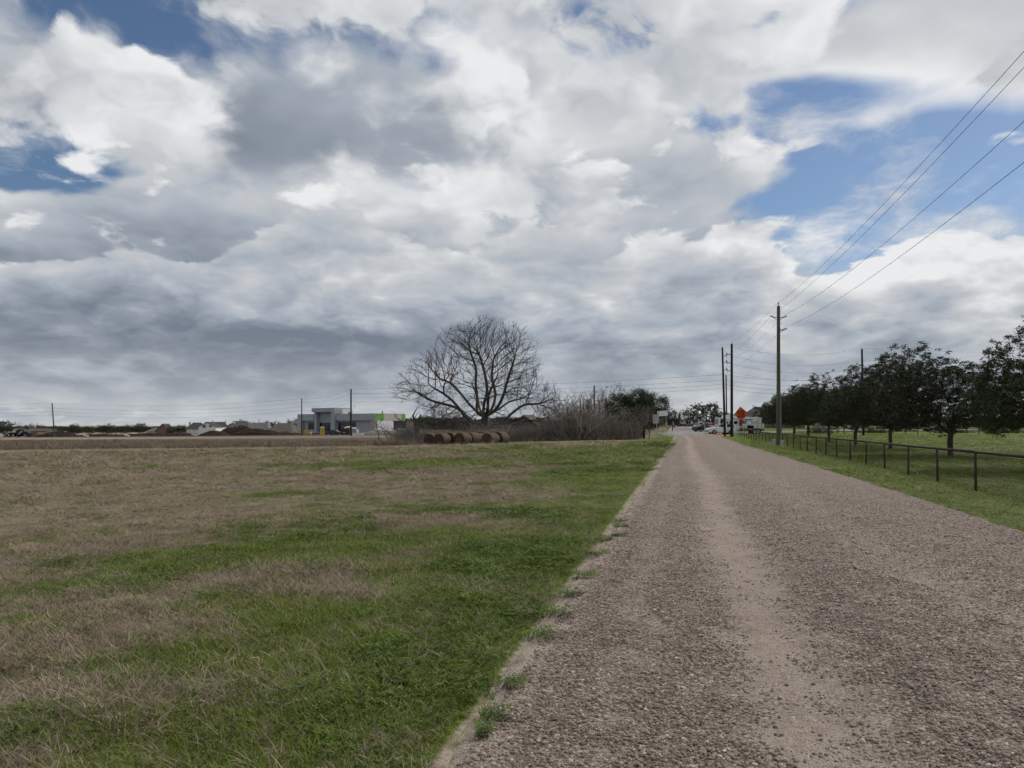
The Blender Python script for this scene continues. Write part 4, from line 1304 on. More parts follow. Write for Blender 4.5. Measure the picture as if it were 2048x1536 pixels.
for q in range(3): part(t, 'pin', MB().bar((-.25, 0, H - 1.1 - q * 1.0), (.05, 0, H - 1.1 - q * 1.0), .06, .06), M['polymer'])
t, b, H = pole_thing(109, 190, 806, 'leaning utility pole far left among the dirt mounds', M['brown_pole'], .17, .13, lean=-.07)
POLE['left'] = (b, H)
for q in range(3): part(t, 'pin', MB().bar((-.07 * H - .3, 0, H - 1.1 - q * .95), (-.07 * H, 0, H - 1.1 - q * .95), .07, .07), M['polymer'])
t, b, H = pole_thing(1188.5, 112, 771, 'reddish brown utility pole rising out of the fence row', M['brown_pole'], .15, .11)
POLE['row'] = (b, H)
for i, (px, Y, top, lab) in enumerate(((425, 420, 840, 'tiny far pole between the white house and the brown roof'), (518, 430, 838, 'tiny far pole above the middle grey roof'), (576, 430, 836, 'tiny far pole beside the grey building'), (451, 420, 841, 'tiny far pole above the brown hip roof'), (75, 400, 846, 'tiny far pole above the trees left of the leaning pole'))):
    pole_thing(px, Y, top, lab, M['black_pole'], .2, .15)

def cable(name, lab, spans, r, sag):
    mb = MB()
    for k, (a, b) in enumerate(zip(spans, spans[1:])):
        a, b = Vector(a), Vector(b); n = 28
        s_ = sag[k] if hasattr(sag, '__len__') else sag
        mb.tube([a.lerp(b, i / n) - Vector((0, 0, 4 * s_ * (i / n) * (1 - i / n))) for i in range(n + 1)], r, 4)
    o = mb.obj(name, M['wire']); return tag(o, lab, 'wire', 'overhead wires')
bm_, Hm = POLE['main']; bb_, Hb = POLE['black']
dirv = Vector((bm_.x - bb_.x, bm_.y - bb_.y, 0))
def hung(base, dx, py, Y): return Vector((base.x + dx * Y / FPX, base.y, Z(py, Y)))
for lab, dx, py, bx, b_py, ex, ey in (
        ('topmost wire of the roadside line, from the pole top to the upper right edge', 0, 605, 0, 683, 2048, 88), ('wire from the left arm of the roadside pole to the upper right edge', -13, 630, -6, 708, 2048, 120),
        ('wire from the upper right arm of the roadside pole to the right edge', 14, 629, -6, 724, 2048, 228), ('lowest wire of the roadside line, from the lower right arm to the right edge', 14, 654, -6, 740, 2048, 310)):
    a = hung(bm_, dx, py, 56); b = hung(bb_, bx, b_py, 102)
    Ye = 15.6; e = Vector((X(ex, Ye), Ye, Z(ey, Ye)))
    ext = a + (e - a) * 1.34; ext.z += .55
    cable('power_line', lab, [ext, a, b], .0085, [.75, .35])
br_, Hr = POLE['right']
for lab, py, ry, ey in (('uppermost wire between the black pole and the pole above the oaks', 694, 696, 701), ('second wire down between the black pole and the pole above the oaks', 712, 720, 716), ('third wire down between the black pole and the pole above the oaks', 727, 735, 730), ('lowest wire between the black pole and the pole above the oaks', 744, 748, 745)):
    cable('power_line', lab, [hung(bb_, 0, py, 102), hung(br_, -3, ry, 108), Vector((X(2400, 116), 116, Z(ey, 116)))], .011, [1.1, .6])
bl_, bs_, bc_, bw_ = POLE['lean'][0], POLE['site'][0], POLE['corner'][0], POLE['left'][0]
for i, (lab, p0, p1, p2, p3, p4) in enumerate((('top wire of the far line crossing behind the bare tree', 749, 778, 797, 806, 818), ('second wire of the far line crossing behind the bare tree', 760, 787, 805, 816, 828), ('third wire of the far line crossing behind the bare tree', 769, 796, 813, 823, 835), ('bottom wire of the far line crossing behind the bare tree', 777, 804, 821, 830, 842))):
    cable('power_line', lab, [hung(br_, 0, p0 + 2, 108), hung(bl_, -2, p0, 106), hung(bs_, 0, p1, 150), hung(bc_, 0, p2, 188), hung(bw_, -5, p3, 190), Vector((X(-500, 205), 205, Z(p4 - 14, 205)))], .0125, [.8, .5, .7, 1.3, .8])

# ------------------------------------------------------------------ fence of pipe and woven wire
def pipe_fence():
    t = thing('pipe_fence', 'rusty pipe fence with woven wire along the right of the road', 'fence')
    def P(Y): x = 8.6 + RD * Y; return Vector((x, Y, gz(x, Y)))
    ys = [21.3 + 3.2 * k for k in range(-4, 29)]
    post = MB().tube([(0, 0, -.3), (0, 0, 1.2)], .040, 10).mesh('post', M['pipe'], True)
    for y in ys:
        q = P(y); o = link('post', post, t); o.location = q; o.rotation_euler = (random.Random(y).gauss(0, .016), random.Random(y + 1).gauss(0, .016), y)
    for k in range(0, len(ys) - 1, 4):
        seg = ys[k:k + 5]
        MB().tube([P(y) + Vector((0, 0, 1.22)) for y in seg], .043, 8).obj('top_rail', M['pipe'], t, smooth=True)
    wm = material('woven_wire', (.050, .045, .036), .6, .3, .4)
    off = Vector((-.045 * RC, .045 * RC * RD, 0))
    for k, (ya, yb) in enumerate(zip(ys, ys[1:])):
        if ya > 75: break
        mb = MB(); a, b = P(ya) + off, P(yb) + off
        near = ya < 45
        for h in np.linspace(.04, 1.14, 12 if near else 7):
            mb.tube([a + Vector((0, 0, h)), b + Vector((0, 0, h))], .0024 if near else .002, 3, cap=False)
        n = 64 if ya < 34 else 40 if near else 20
        for i in range(1, n):
            q = a.lerp(b, i / n); mb.tube([q + Vector((0, 0, .03)), q + Vector((0, 0, 1.15))], .0022 if near else .002, 3, cap=False)
        tag(mb.obj('wire_mesh', wm, t), kind='stuff')
pipe_fence()
for px, Y, top, lab in ((1547.5, 57, 877.5, 'pale green utility cabinet just left of the tall roadside pole'), (1564.5, 55, 880.5, 'pale green utility cabinet just right of the tall roadside pole')):
    b = at(px, Y); H = Z(top, Y) - b.z
    t = thing('utility_cabinet', lab, 'cabinet', b, .3, 'utility cabinets at the pole')
    MB().box((0, 0, H * .5 - .1), (.19, .19, H - .1)).obj('housing', M['pedestal'], t, bevel=.02)
    MB().box((0, 0, H - .08), (.22, .22, .12)).obj('cap', M['pedestal'], t, bevel=.03)
    MB().box((0, -.097, H * .45), (.14, .012, H * .5)).obj('door', M['pedestal'], t, bevel=.004)

# ------------------------------------------------------------------ round bales
def hay_mat(name, c0, c1, c2):
    def fn(t, b):
        co = loc_co(t)
        f = t.noise(t.v('MULTIPLY', co, (6, 30, 30)), 1.0, 5, .7); g = t.noise(co, 2.2, 4, .6)
        col = t.ramp(f, [(.25, c0), (.5, c1), (.78, c2)])
        col = t.mix(t.ss(g, .4, .7, 0, .6), col, t.v('MULTIPLY', col, (.55, .52, .5)))
        t.put(b.inputs['Base Color'], col); bump(t, b, f, .9, .04)
    return material(name, None, .95, 0, .1, fn)
HAY = hay_mat('weathered_hay', (.070, .052, .040), (.150, .114, .088), (.27, .215, .168))
HAY_END = hay_mat('dark_hay_end', (.036, .024, .016), (.086, .058, .038), (.150, .108, .070))
HAY_FRESH = hay_mat('paler_hay_patch', (.11, .085, .045), (.20, .16, .09), (.30, .25, .15))
def bale_meshes(seed):
    rng = np.random.default_rng(seed); R0, L = .76, 1.45
    n, k = 40, 9
    mb = MB()
    for i in range(k):
        f = i / (k - 1); xx = (f - .5) * L
        for j in range(n):
            a = 2 * math.pi * j / n
            rr = R0 * (1 - .10 * abs(2 * f - 1) ** 6) * (1 + .012 * math.sin(i * 2.4)) + rng.normal(0, .008)
            z = math.sin(a) * rr
            if z < -.62: z = -.62 + (z + .62) * .35
            mb.v.append((xx, math.cos(a) * rr, z + .66))
    for i in range(k - 1):
        for j in range(n):
            mb.f.append((i * n + j, i * n + (j + 1) % n, (i + 1) * n + (j + 1) % n, (i + 1) * n + j)); mb.m.append(0)
    roll = mb.mesh('roll', HAY, True)
    ends = []
    for sg in (-1, 1):                           # wound end: a spiral of ridges around the core
        e = MB(); rings = 11
        for q in range(rings + 1):
            r = R0 * .905 * q / rings
            for j in range(n):
                a = 2 * math.pi * j / n
                ph = (q + j / n) * 3.1416
                z = math.sin(a) * r
                if z < -.61: z = -.61 + (z + .61) * .35
                e.v.append((sg * (L / 2 - .01 + .03 * math.sin(ph) + .05 * (1 - q / rings) + rng.normal(0, .006)), math.cos(a) * r, z + .66))
        for q in range(rings):
            for j in range(n):
                e.f.append((q * n + j, q * n + (j + 1) % n, (q + 1) * n + (j + 1) % n, (q + 1) * n + j)); e.m.append(0)
        ends.append(e.mesh('end_face', HAY_END, True))
    wraps = []
    for f in (-.3, 0, .3):
        w_ = MB(); pts = [(f * L, math.cos(a) * (R0 + .012), max(math.sin(a) * (R0 + .012), -.63) + .66) for a in np.linspace(0, 6.283, 41)]
        w_.tube(pts, .012, 4, cap=False); wraps.append(w_.mesh('twine', M['old_wood']))
    return roll, ends, wraps
def bales():
    protos = [bale_meshes(i) for i in range(3)]
    an = R(90 - 33)
    L = 1.5; k = Vector((math.cos(an), math.sin(an), 0))
    spots = [(884, 75.0, 'round bale with its dark wound end facing us, second from the left'), (865, 76.6, 'leftmost round bale, partly hidden by the one in front'), (903, 76.8, 'round bale directly behind the second bale from the left'), (926, 75.6, 'middle round bale with a pale torn patch on its end'),
             (944, 77.35, 'round bale touching the back of the torn one'), (957, 79.1, 'third bale in the row behind the torn one'), (968, 80.6, 'last bale glimpsed behind the row with the torn one'), (981, 73.6, 'largest looking round bale, first of the right-hand pair'), (1001, 75.3, 'rightmost round bale, behind the first of the right-hand pair')]
    for i, (px, Y, lab) in enumerate(spots):
        t = thing('round_bale', lab, 'hay bale', at(px, Y, -.06), an + random.Random(i).gauss(0, .10), 'weathered round bales')
        s_ = .95 + random.Random(i + 9).uniform(-.05, .04); t.scale = (s_, s_ * random.Random(i + 30).uniform(1, 1.06), s_ * random.Random(i + 50).uniform(.90, 1))
        roll, ends, wraps = protos[i % 3]
        link('roll', roll, t)
        for e in ends: link('end_face', e, t)
        for w_ in wraps: link('twine', w_, t)
        if i == 3:
            rr = random.Random(5); mb = MB()
            for _ in range(160):
                a = rr.random() * 6.28; q = .42 * math.sqrt(rr.random())
                p = Vector((-.80, math.cos(a) * q * 1.1, .52 + math.sin(a) * q * .7)); v = Vector((rr.gauss(-.4, .3), rr.gauss(0, .8), rr.gauss(-.2, .6))).normalized() * rr.uniform(.1, .25)
                mb.tube([p, p + v], [.014, .006], 3, cap=False)
            o = mb.obj('torn_patch', HAY_FRESH, t); o['label'] = 'paler torn hay on the end face'
bales()

# ------------------------------------------------------------------ collapsing shed in the brush
def shed():
    Y = 104; b = at(1058, Y)
    t = thing('old_shed', 'collapsing grey wooden shed with rusty tin roof in the brush', 'shed', b, R(-24))
    rng = random.Random(4)
    wd, dp, hw, hp = 4.2, 3.6, 1.9, 3.3          # gable end faces the viewer, roof slope to its right
    pl = MB().box((0, 0, 0), (.19, .03, 1)).mesh('plank', M['old_wood'])
    for i in range(21):
        x = -wd / 2 + (i + .5) * wd / 21; h = hw + (hp - hw) * (1 - abs(x) / (wd / 2))
        if i in (6, 15): continue
        o = link('plank', pl, t); o.location = (x, -dp / 2, h / 2); o.scale = (1, 1, h * rng.uniform(.93, 1)); o.rotation_euler = (0, rng.gauss(0, .015), 0)
    for i in range(17):
        o = link('plank', pl, t); o.location = (wd / 2, -dp / 2 + (i + .5) * dp / 17 + .02, hw / 2); o.scale = (1, 1, hw * rng.uniform(.85, 1)); o.rotation_euler = (0, 0, R(90))
    MB().box((-wd / 2, 0, hw / 2), (.06, dp, hw)).obj('back_wall', M['old_wood'], t)
    MB().box((0, dp / 2, hw / 2), (wd, .06, hw)).obj('end_wall', M['old_wood'], t)
    for sg in (-1, 1):
        ln = math.hypot(wd / 2 + .25, hp - hw)
        ang = math.atan2(hp - hw, wd / 2)
        for i in range(6):
            y = -dp / 2 - .1 + (i + .5) * (dp + .2) / 6
            mb = MB(); n = 8
            for q in range(n):
                a, c = q / n, (q + 1) / n
                w0 = (dp + .2) / 6
                mb.add([(-ln / 2, (a - .5) * w0, .012 * (q % 2)), (ln / 2, (a - .5) * w0, .012 * (q % 2)), (ln / 2, (c - .5) * w0, .012 * ((q + 1) % 2)), (-ln / 2, (c - .5) * w0, .012 * ((q + 1) % 2))], [(0, 1, 2, 3)])
            o = mb.obj('roof_panel', M['rust_tin'], t)
            o.location = (sg * (wd / 4 + .08), y, (hw + hp) / 2 + .05 + rng.uniform(0, .03)); o.rotation_euler = (rng.gauss(0, .02), sg * ang, rng.gauss(0, .015))
    for i in range(5):
        o = MB().bar((-.1 + wd / 2 * .15 * i, dp / 2 + .3, hp - .1 - i * .1), (-.1 + wd / 2 * .15 * i + .1, dp / 2 + 1.4, hp - .2 - i * .1), .05, .1).obj('rafter', M['old_wood'], t)
shed()
t = thing('shed_lean_to', 'row of bare rusty roof slats leaning at the right of the old shed', 'lean-to', at(1086, 103), R(-14))
rng = random.Random(8)
for i in range(6):
    MB().box((0, -.7 + i * .14, 1.55 + i * .26), (2.0, .03, .22), Matrix.Rotation(rng.gauss(0, .02), 3, 'Y')).obj('slat', M['rust_tin'], t)
for x in (-.95, .95):
    MB().bar((x, -.8, -.1), (x + .04, -.8, 1.5), .1, .1).obj('post', M['old_wood'], t)
    MB().bar((x, .1, -.1), (x, .1, 3.0), .1, .1).obj('post', M['old_wood'], t)
    MB().bar((x, -.8, 1.42), (x, .1, 2.98), .06, .08).obj('rafter', M['old_wood'], t)

# ------------------------------------------------------------------ signs
def lettering(body, size, parent, loc, mat, rot=(R(90), 0, 0), depth=.004):
    cu = bpy.data.curves.new('text', 'FONT'); cu.body = body; cu.size = size; cu.align_x = 'CENTER'; cu.align_y = 'CENTER'; cu.extrude = depth; cu.offset = size * .03
    cu.resolution_u = 3
    tmp = bpy.data.objects.new('text', cu); C.objects.link(tmp)
    me = bpy.data.meshes.new_from_object(tmp.evaluated_get(bpy.context.evaluated_depsgraph_get()))
    bpy.data.objects.remove(tmp)
    me.materials.clear(); me.materials.append(mat)
    o = link('lettering', me, parent); o.location = loc; o.rotation_euler = rot
    return o
def road_work_sign():
    Y = 93.0; b = at(1482, Y); k = Y / FPX
    t = thing('road_work_sign', 'orange diamond road work sign on two thin legs by the fence', 'sign', b, R(-4))
    cz = Z(827.5, Y) - b.z; hd = 14.2 * k
    tilt = bpy.data.objects.new('panel_mount', None)
    def dia(r, y0, y1): return MB().prism([(0, cz - r), (r, cz), (0, cz + r), (-r, cz)], y0, y1)
    panel = dia(hd, -.02, .02).obj('panel', M['orange'], t)
    bd = MB()
    for a, c in (((0, -1), (1, 0)), ((1, 0), (0, 1)), ((0, 1), (-1, 0)), ((-1, 0), (0, -1))):
        o_, i_ = hd * .975, hd * .90
        bd.add([(a[0] * o_, -.024, cz + a[1] * o_), (c[0] * o_, -.024, cz + c[1] * o_), (c[0] * i_, -.024, cz + c[1] * i_), (a[0] * i_, -.024, cz + a[1] * i_)], [(0, 1, 2, 3)])
    bd.obj('border', M['ink'], panel)
    for i, wd in enumerate(('ROAD', 'WORK', 'AHEAD')):
        lettering(wd, .40, panel, (0, -.026, cz + .33 - .33 * i), M['ink']).scale = (.76 if i < 2 else .72, 1, 1)
    # a gust has turned the panel a little on its stand
    panel.rotation_euler = (0, R(-6), 0)
    panel.location = (math.sin(R(6)) * cz, 0, cz - math.cos(R(6)) * cz)
    for s_, px in ((-1, 1472.5), (1, 1486)):
        x0 = X(px, Y) - b.x
        MB().bar((x0, .04, -.15), (x0 + 4.2 * k, .06, cz), .05, .05).obj('leg', M['steel'], t)
    MB().bar((X(1474, Y) - b.x, .05, .75), (X(1487, Y) - b.x, .05, .75), .04, .04).obj('brace', M['steel'], t)
    MB().box((X(1471.5, Y) - b.x, -.03, .45), (.13, .05, .9)).obj('marker_plate', M['dirty_white'], t)
road_work_sign()

def sign_backs():
    Y = 70; b = at(1314.5, Y)
    t = thing('roadside_sign', 'square sign seen from behind on a pale post at the road corner', 'sign', b, R(6))
    zc = Z(838, Y) - b.z
    MB().box((-.12, .03, zc), (.60, .012, .86)).obj('panel', M['sign_back'], t, bevel=.004)
    MB().bar((0, .07, -.3), (-.06, .07, zc + .4), .06, .06).obj('post', M['sign_back'], t)
    for q in (-.25, .25): MB().tube([(-.05, .01, zc + q), (-.05, .09, zc + q)], .02, 6).obj('bolt', M['steel'], t)
    MB().box((.13, .055, zc + .20), (.12, .05, .07)).obj('clamp', M['ink'], t)
    Y = 76; b = at(1332.5, Y)
    t = thing('panel_sign', 'long white panel sign on a grey post behind the square sign', 'sign', b, R(-8))
    zc = Z(827, Y) - b.z
    m = Matrix.Rotation(R(-4), 3, 'Y')
    MB().box((-.40, 0, zc), (1.04, .03, .54), m).obj('panel', M['white'], t, bevel=.006)
    MB().box((-.80, -.03, zc + .05), (.05, .02, .30), m).obj('bracket', M['ink'], t)
    MB().bar((0, .05, -.3), (-.02, .05, zc + .25), .05, .05).obj('post', M['steel'], t)
    MB().box((.02, .1, zc - 1.05), (.2, .02, .3)).obj('back_plate', M['sign_back'], t)
    # beyond the junction
    Y = 138; b = at(1421, Y)
    t = thing('stop_sign', 'red stop sign with a white plate on top across the junction', 'sign', b, R(4))
    zc = Z(846.5, Y) - b.z; r = .40
    oct_ = [(r * math.cos(R(22.5 + 45 * i)), zc + r * math.sin(R(22.5 + 45 * i))) for i in range(8)]
    p = MB().prism(oct_, -.012, .012).obj('panel', M['red_sign'], t)
    lettering('STOP', .30, p, (0, -.016, zc), M['white'])
    MB().bar((0, .04, -.2), (0, .04, zc + .9), .05, .05).obj('post', M['steel'], t)
    MB().box((0, -.005, zc + .66), (.30, .012, .30)).obj('plate', M['white'], t)
    Y = 134; b = at(1409.5, Y)
    t = thing('sign_mast', 'thin tall steel mast with a small plate left of the stop sign', 'mast', b)
    H = Z(813, Y) - b.z
    MB().tube([(0, 0, -.2), (0, 0, H)], [.05, .035], 8).obj('mast', M['steel'], t)
    MB().box((-.33, -.02, Z(838, Y) - b.z), (.42, .02, .52)).obj('plate', M['sign_back'], t)
    MB().box((0, 0, Z(857, Y) - b.z), (.1, .1, 1.1)).obj('sleeve', M['dirty_white'], t)
    # board laid against the bank on the left
    Y = 138; b = at(716, Y)
    t = thing('site_board', 'low pale board standing at the road edge below the black pole', 'board', b, R(2))
    zc = Z(866, Y) - b.z
    MB().box((0, 0, zc - .35), (2.2, .04, .85)).obj('panel', M['dirty_white'], t, bevel=.008)
    for x in (-.95, .95): MB().bar((x, .05, -.3), (x, .05, zc), .08, .08).obj('post', M['old_wood'], t)
    MB().box((0, -.022, zc + .04), (2.2, .012, .07)).obj('top_trim', M['sign_back'], t)
sign_backs()

# ------------------------------------------------------------------ vehicles
def wheel(t, x, y, r, w_):
    mb = MB(); pts = [(x, y - w_ / 2, r), (x, y - w_ * .4, r), (x, y + w_ * .4, r), (x, y + w_ / 2, r)]
    ty = mb.tube(pts, [r * .90, r, r, r * .90], 18).obj('wheel', M['rubber'], t, smooth=False)
    sg = -1 if y < 0 else 1
    MB().tube([(x, y + sg * (w_ / 2 - .03), r), (x, y + sg * (w_ / 2 + .012), r)], [r * .62, r * .55], 14).obj('rim', M['chrome'], ty)
    return ty
def car(name, lab, cat, loc, rz, paint, L=4.7, W=1.85, H=1.68, suv=True, group=None, lower=None):
    """nose points to -x"""
    t = thing(name, lab, cat, loc, rz, group)
    bl = .34 * H * 1.25
    low = [(-L / 2, .32), (-L / 2 + .02, bl + .12), (-L / 2 + .25, bl + .28), (-L * .22, bl + .40), (L * .36 if suv else L * .30, bl + .43), (L / 2 - .06, bl + .40 if suv else bl + .34), (L / 2, bl), (L / 2 - .03, .34)]
    under = [(L / 2 - .5, .24), (L * .33 + .42, .30), (L * .30 + .30, .62), (L * .30 - .30, .62), (L * .30 - .42, .27), (-L * .30 + .42, .27), (-L * .30 + .30, .62), (-L * .30 - .30, .62), (-L * .30 - .42, .30)]
    body = MB().prism(low + under, -W / 2, W / 2).obj('body', paint, t, bevel=.05)
    top = bl + .40
    if suv: gh = [(-L * .20, top), (-L * .05, H), (L * .36, H - .03), (L * .46, top)]
    else: gh = [(-L * .18, top), (-L * .03, H), (L * .18, H - .02), (L * .34, top)]
    cab = MB()
    ins = .16
    n = len(gh)
    vs = [(p[0], -W / 2 + .04 + (ins if p[1] > top + .1 else 0), p[1]) for p in gh] + [(p[0], W / 2 - .04 - (ins if p[1] > top + .1 else 0), p[1]) for p in gh]
    cab.add(vs, [tuple(range(n)), tuple(reversed(range(n, 2 * n)))] + [(i, i + n, (i + 1) % n + n, (i + 1) % n) for i in range(n)])
    cab.obj('cabin', paint, body, bevel=.03)
    def pane(q, off):
        c = sum((Vector(v) for v in q), Vector()) / len(q); nn = (Vector(q[1]) - Vector(q[0])).cross(Vector(q[2]) - Vector(q[0])).normalized()
        if nn.dot(c - Vector((0, 0, H * .6))) < 0: nn = -nn
        q = [c + (Vector(v) - c) * .86 + nn * off for v in q]
        MB().add(q, [tuple(range(len(q)))]).obj('window', M['glass'], body)
    pane([vs[0], vs[1], vs[1 + n], vs[n]], .012); pane([vs[2], vs[3], vs[3 + n], vs[2 + n]], .012)
    for o_ in (0, n):
        a0, a1, a2, a3 = (Vector(vs[o_ + i]) for i in range(4))
        m0, m1 = a0.lerp(a3, .5), a1.lerp(a2, .5)
        pane([a0, m0, m1, a1], .012); pane([m0, a3, a2, m1], .012)
    for y in (-W / 2 + .05, W / 2 - .05):
        for x in (-L * .30, L * .30): wheel(t, x, y, .335 * H / 1.68 + .01, .22)
        MB().box((-L / 2 + .06, y * .8, bl + .16), (.12, .34, .14)).obj('headlight', M['clear_lamp'], body, bevel=.02)
        MB().box((L / 2 - .05, y * .86, bl + .22), (.1, .22, .22)).obj('tail_light', M['red_lamp'], body, bevel=.02)
        MB().box((-L * .15, y * 1.09, top + .06), (.12, .16, .12)).obj('mirror', paint, body, bevel=.02)
    MB().box((-L / 2 - .005, 0, .48), (.05, W * .7, .22)).obj('grille', M['black'], body)
    MB().box((-L / 2 + .02, 0, .3), (.14, W * .92, .16)).obj('bumper', lower or paint, body, bevel=.03)
    return t
car('parked_car', 'white SUV parked left of the leaning pole', 'car', at(1441, 122, .08), R(6), M['white'], 4.8, 1.9, 1.72, True, 'cars near the junction')
car('parked_car', 'dark car stopped just left of the stop sign', 'car', at(1408, 145, .08), R(200), M['black'], 4.5, 1.85, 1.5, False, 'cars near the junction')
car('parked_car', 'bright white car behind the dark one at the junction', 'car', at(1409, 152, .12), R(195), M['white'], 4.6, 1.85, 1.7, True, 'cars near the junction')
car('parked_car', 'dark car standing under the second live oak across the paddock', 'car', at(1874, 150), R(4), M['black'], 4.7, 1.85, 1.5, False, 'cars near the junction')
car('parked_car', 'blue-grey car partly hidden behind the road edge at the building site', 'car', at(671, 176, -.25), R(178), M['darkblue'], 4.6, 1.85, 1.45, False, 'cars at the building site')
car('parked_car', 'grey pickup-sized car among the far left trees', 'car', at(26, 260), R(10), M['darkblue'], 5.2, 1.95, 1.8, True, 'cars at the building site')
car('parked_car', 'small white van glimpsed between the last live oaks', 'car', at(1548, 185, .05), R(20), M['white'], 5.0, 1.95, 2.1, True, 'cars near the junction')
for i, (px, lab) in enumerate(((199, 'small pale parked car below the two touching trees'), (262, 'small white parked car below the lone round tree'), (290, 'small cream parked car near the pointed roof'))):
    car('parked_car', lab, 'car', at(px, 318), R(12 * i), M['white'], 4.6, 1.85, 1.6, bool(i % 2), 'cars at the building site')

def bucket_truck():
    Y = 124; b = at(1486, Y)
    k = Y / FPX
    t = thing('bucket_truck', 'white utility bucket truck with folded boom behind the orange sign', 'truck', b, R(-3))
    def xx(px): return X(px, Y) - b.x
    # chassis, cab, service body
    MB().box(((xx(1446) + xx(1526)) / 2, 0, .78), (xx(1526) - xx(1446), .9, .28)).obj('chassis', M['black'], t)
    cab = MB().prism([(xx(1446), .75), (xx(1445.5), 1.55), (xx(1449), 1.75), (xx(1454), 2.42), (xx(1474), 2.45), (xx(1476), .75)], -1.15, 1.15).obj('cab', M['white'], t, bevel=.06)
    for sg in (-1, 1):
        MB().add([(xx(1455), sg * 1.165, 1.75), (xx(1463), sg * 1.165, 1.75), (xx(1463), sg * 1.165, 2.28), (xx(1456.5), sg * 1.165, 2.28)], [(0, 1, 2, 3)]).obj('window', M['glass'], cab)
        MB().add([(xx(1465), sg * 1.165, 1.75), (xx(1472), sg * 1.165, 1.75), (xx(1472), sg * 1.165, 2.28), (xx(1465), sg * 1.165, 2.28)], [(0, 1, 2, 3)]).obj('window', M['glass'], cab)
        MB().box((xx(1451), sg * 1.35, 2.0), (.16, .3, .5)).obj('mirror', M['black'], cab)
    MB().add([(xx(1449.0) - .03, -.95, 1.80), (xx(1449.0) - .03, .95, 1.80), (xx(1453.0) - .03, .9, 2.30), (xx(1453.0) - .03, -.9, 2.30)], [(0, 1, 2, 3)]).obj('windscreen', M['glass'], cab)
    body = MB().box(((xx(1482) + xx(1524)) / 2, 0, 1.35), (xx(1524) - xx(1482), 2.3, .95)).obj('service_body', M['white'], t, bevel=.04)
    MB().box(((xx(1500) + xx(1519)) / 2, -1.0, 2.0), (xx(1519) - xx(1500), .3, .5)).obj('side_bin', M['dirty_white'], body, bevel=.03)
    MB().box(((xx(1478) + xx(1486)) / 2, -.2, 1.95), (xx(1487) - xx(1477), 1.3, 1.0)).obj('winch_frame', M['winch'], body, bevel=.05)
    for px in (1485, 1490.5, 1497, 1511, 1519):
        MB().box((xx(px), -1.16, 1.38), (.05, .03, .65)).obj('door_seam', M['ink'], body)
    for px in (1494, 1500): MB().tube([(xx(px), -1.20, 1.25), (xx(px), -1.12, 1.25)], .30, 14).obj('hose_reel', M['rubber'], body)
    MB().box(((xx(1500) + xx(1526)) / 2, -1.17, 1.02), (xx(1526) - xx(1500), .02, .06)).obj('stripe', M['darkblue'], body)
    for px in (1451, 1505, 1512):
        for sg in (-1, 1): wheel(t, xx(px), sg * 1.02, .5, .3)
    # boom folded forward over the cab, turret and bucket behind
    MB().tube([(xx(1497), 0, 1.8), (xx(1497), 0, 2.4)], [.45, .38], 14).obj('turret', M['white'], t)
    bm = MB().bar((xx(1500), 0, 2.45), (xx(1448), 0, 2.80), .5, .46).obj('boom', M['white'], t, bevel=.05)
    MB().bar((xx(1512), .1, 2.72), (xx(1449), .1, 3.18), .36, .30).obj('upper_boom', M['white'], t, bevel=.05)
    MB().bar((xx(1462), -.27, 2.70), (xx(1478), -.27, 2.60), .02, .10).obj('boom_stripe', M['darkblue'], bm)
    MB().tube([(xx(1448), -.35, 2.98), (xx(1448), .45, 2.98)], .30, 14).obj('elbow', M['white'], t)
    for px in (1491, 1495.5, 1499.5): MB().box((xx(px), -.30, 2.50), (.26, .1, .22)).obj('control_box', M['black'], bm)
    bk = MB().tube([(xx(1516), 0, 2.05), (xx(1516.4), 0, 2.15), (xx(1517), 0, 2.85), (xx(1517.2), 0, 2.92)], [.34, .42, .55, .60], 14).obj('bucket', M['dirty_white'], t)
    MB().bar((xx(1503), 0, 2.3), (xx(1514), 0, 2.5), .3, .35).obj('bucket_arm', M['white'], bk)
    MB().box((xx(1527), 0, .95), (.4, 1.9, .3)).obj('rear_step', M['dirty_white'], t, bevel=.03)
    Y = 131; b2 = at(1446, Y)
    t = thing('work_truck', 'white box-fronted work truck half hidden behind the leaning pole', 'truck', b2, R(2))
    k = Y / FPX
    bd = MB().box((0, 0, 1.75), (2.3, 2.2, 2.3)).obj('cab', M['white'], t, bevel=.06)
    for sg in (-1, 1): MB().add([(-.85, sg * 1.115, 1.75), (.75, sg * 1.115, 1.75), (.75, sg * 1.115, 2.7), (-.85, sg * 1.115, 2.7)], [(0, 1, 2, 3)]).obj('window', M['glass'], bd)
    MB().add([(-1.165, -.9, 1.7), (-1.165, .9, 1.7), (-1.165, .9, 2.7), (-1.165, -.9, 2.7)], [(0, 1, 2, 3)]).obj('windscreen', M['glass'], bd)
    for x in (-.6, .7):
        for sg in (-1, 1): wheel(t, x, sg * .98, .46, .26)
    MB().box((0, 0, .62), (2.4, 2.0, .25)).obj('bumper', M['black'], t)
bucket_truck()

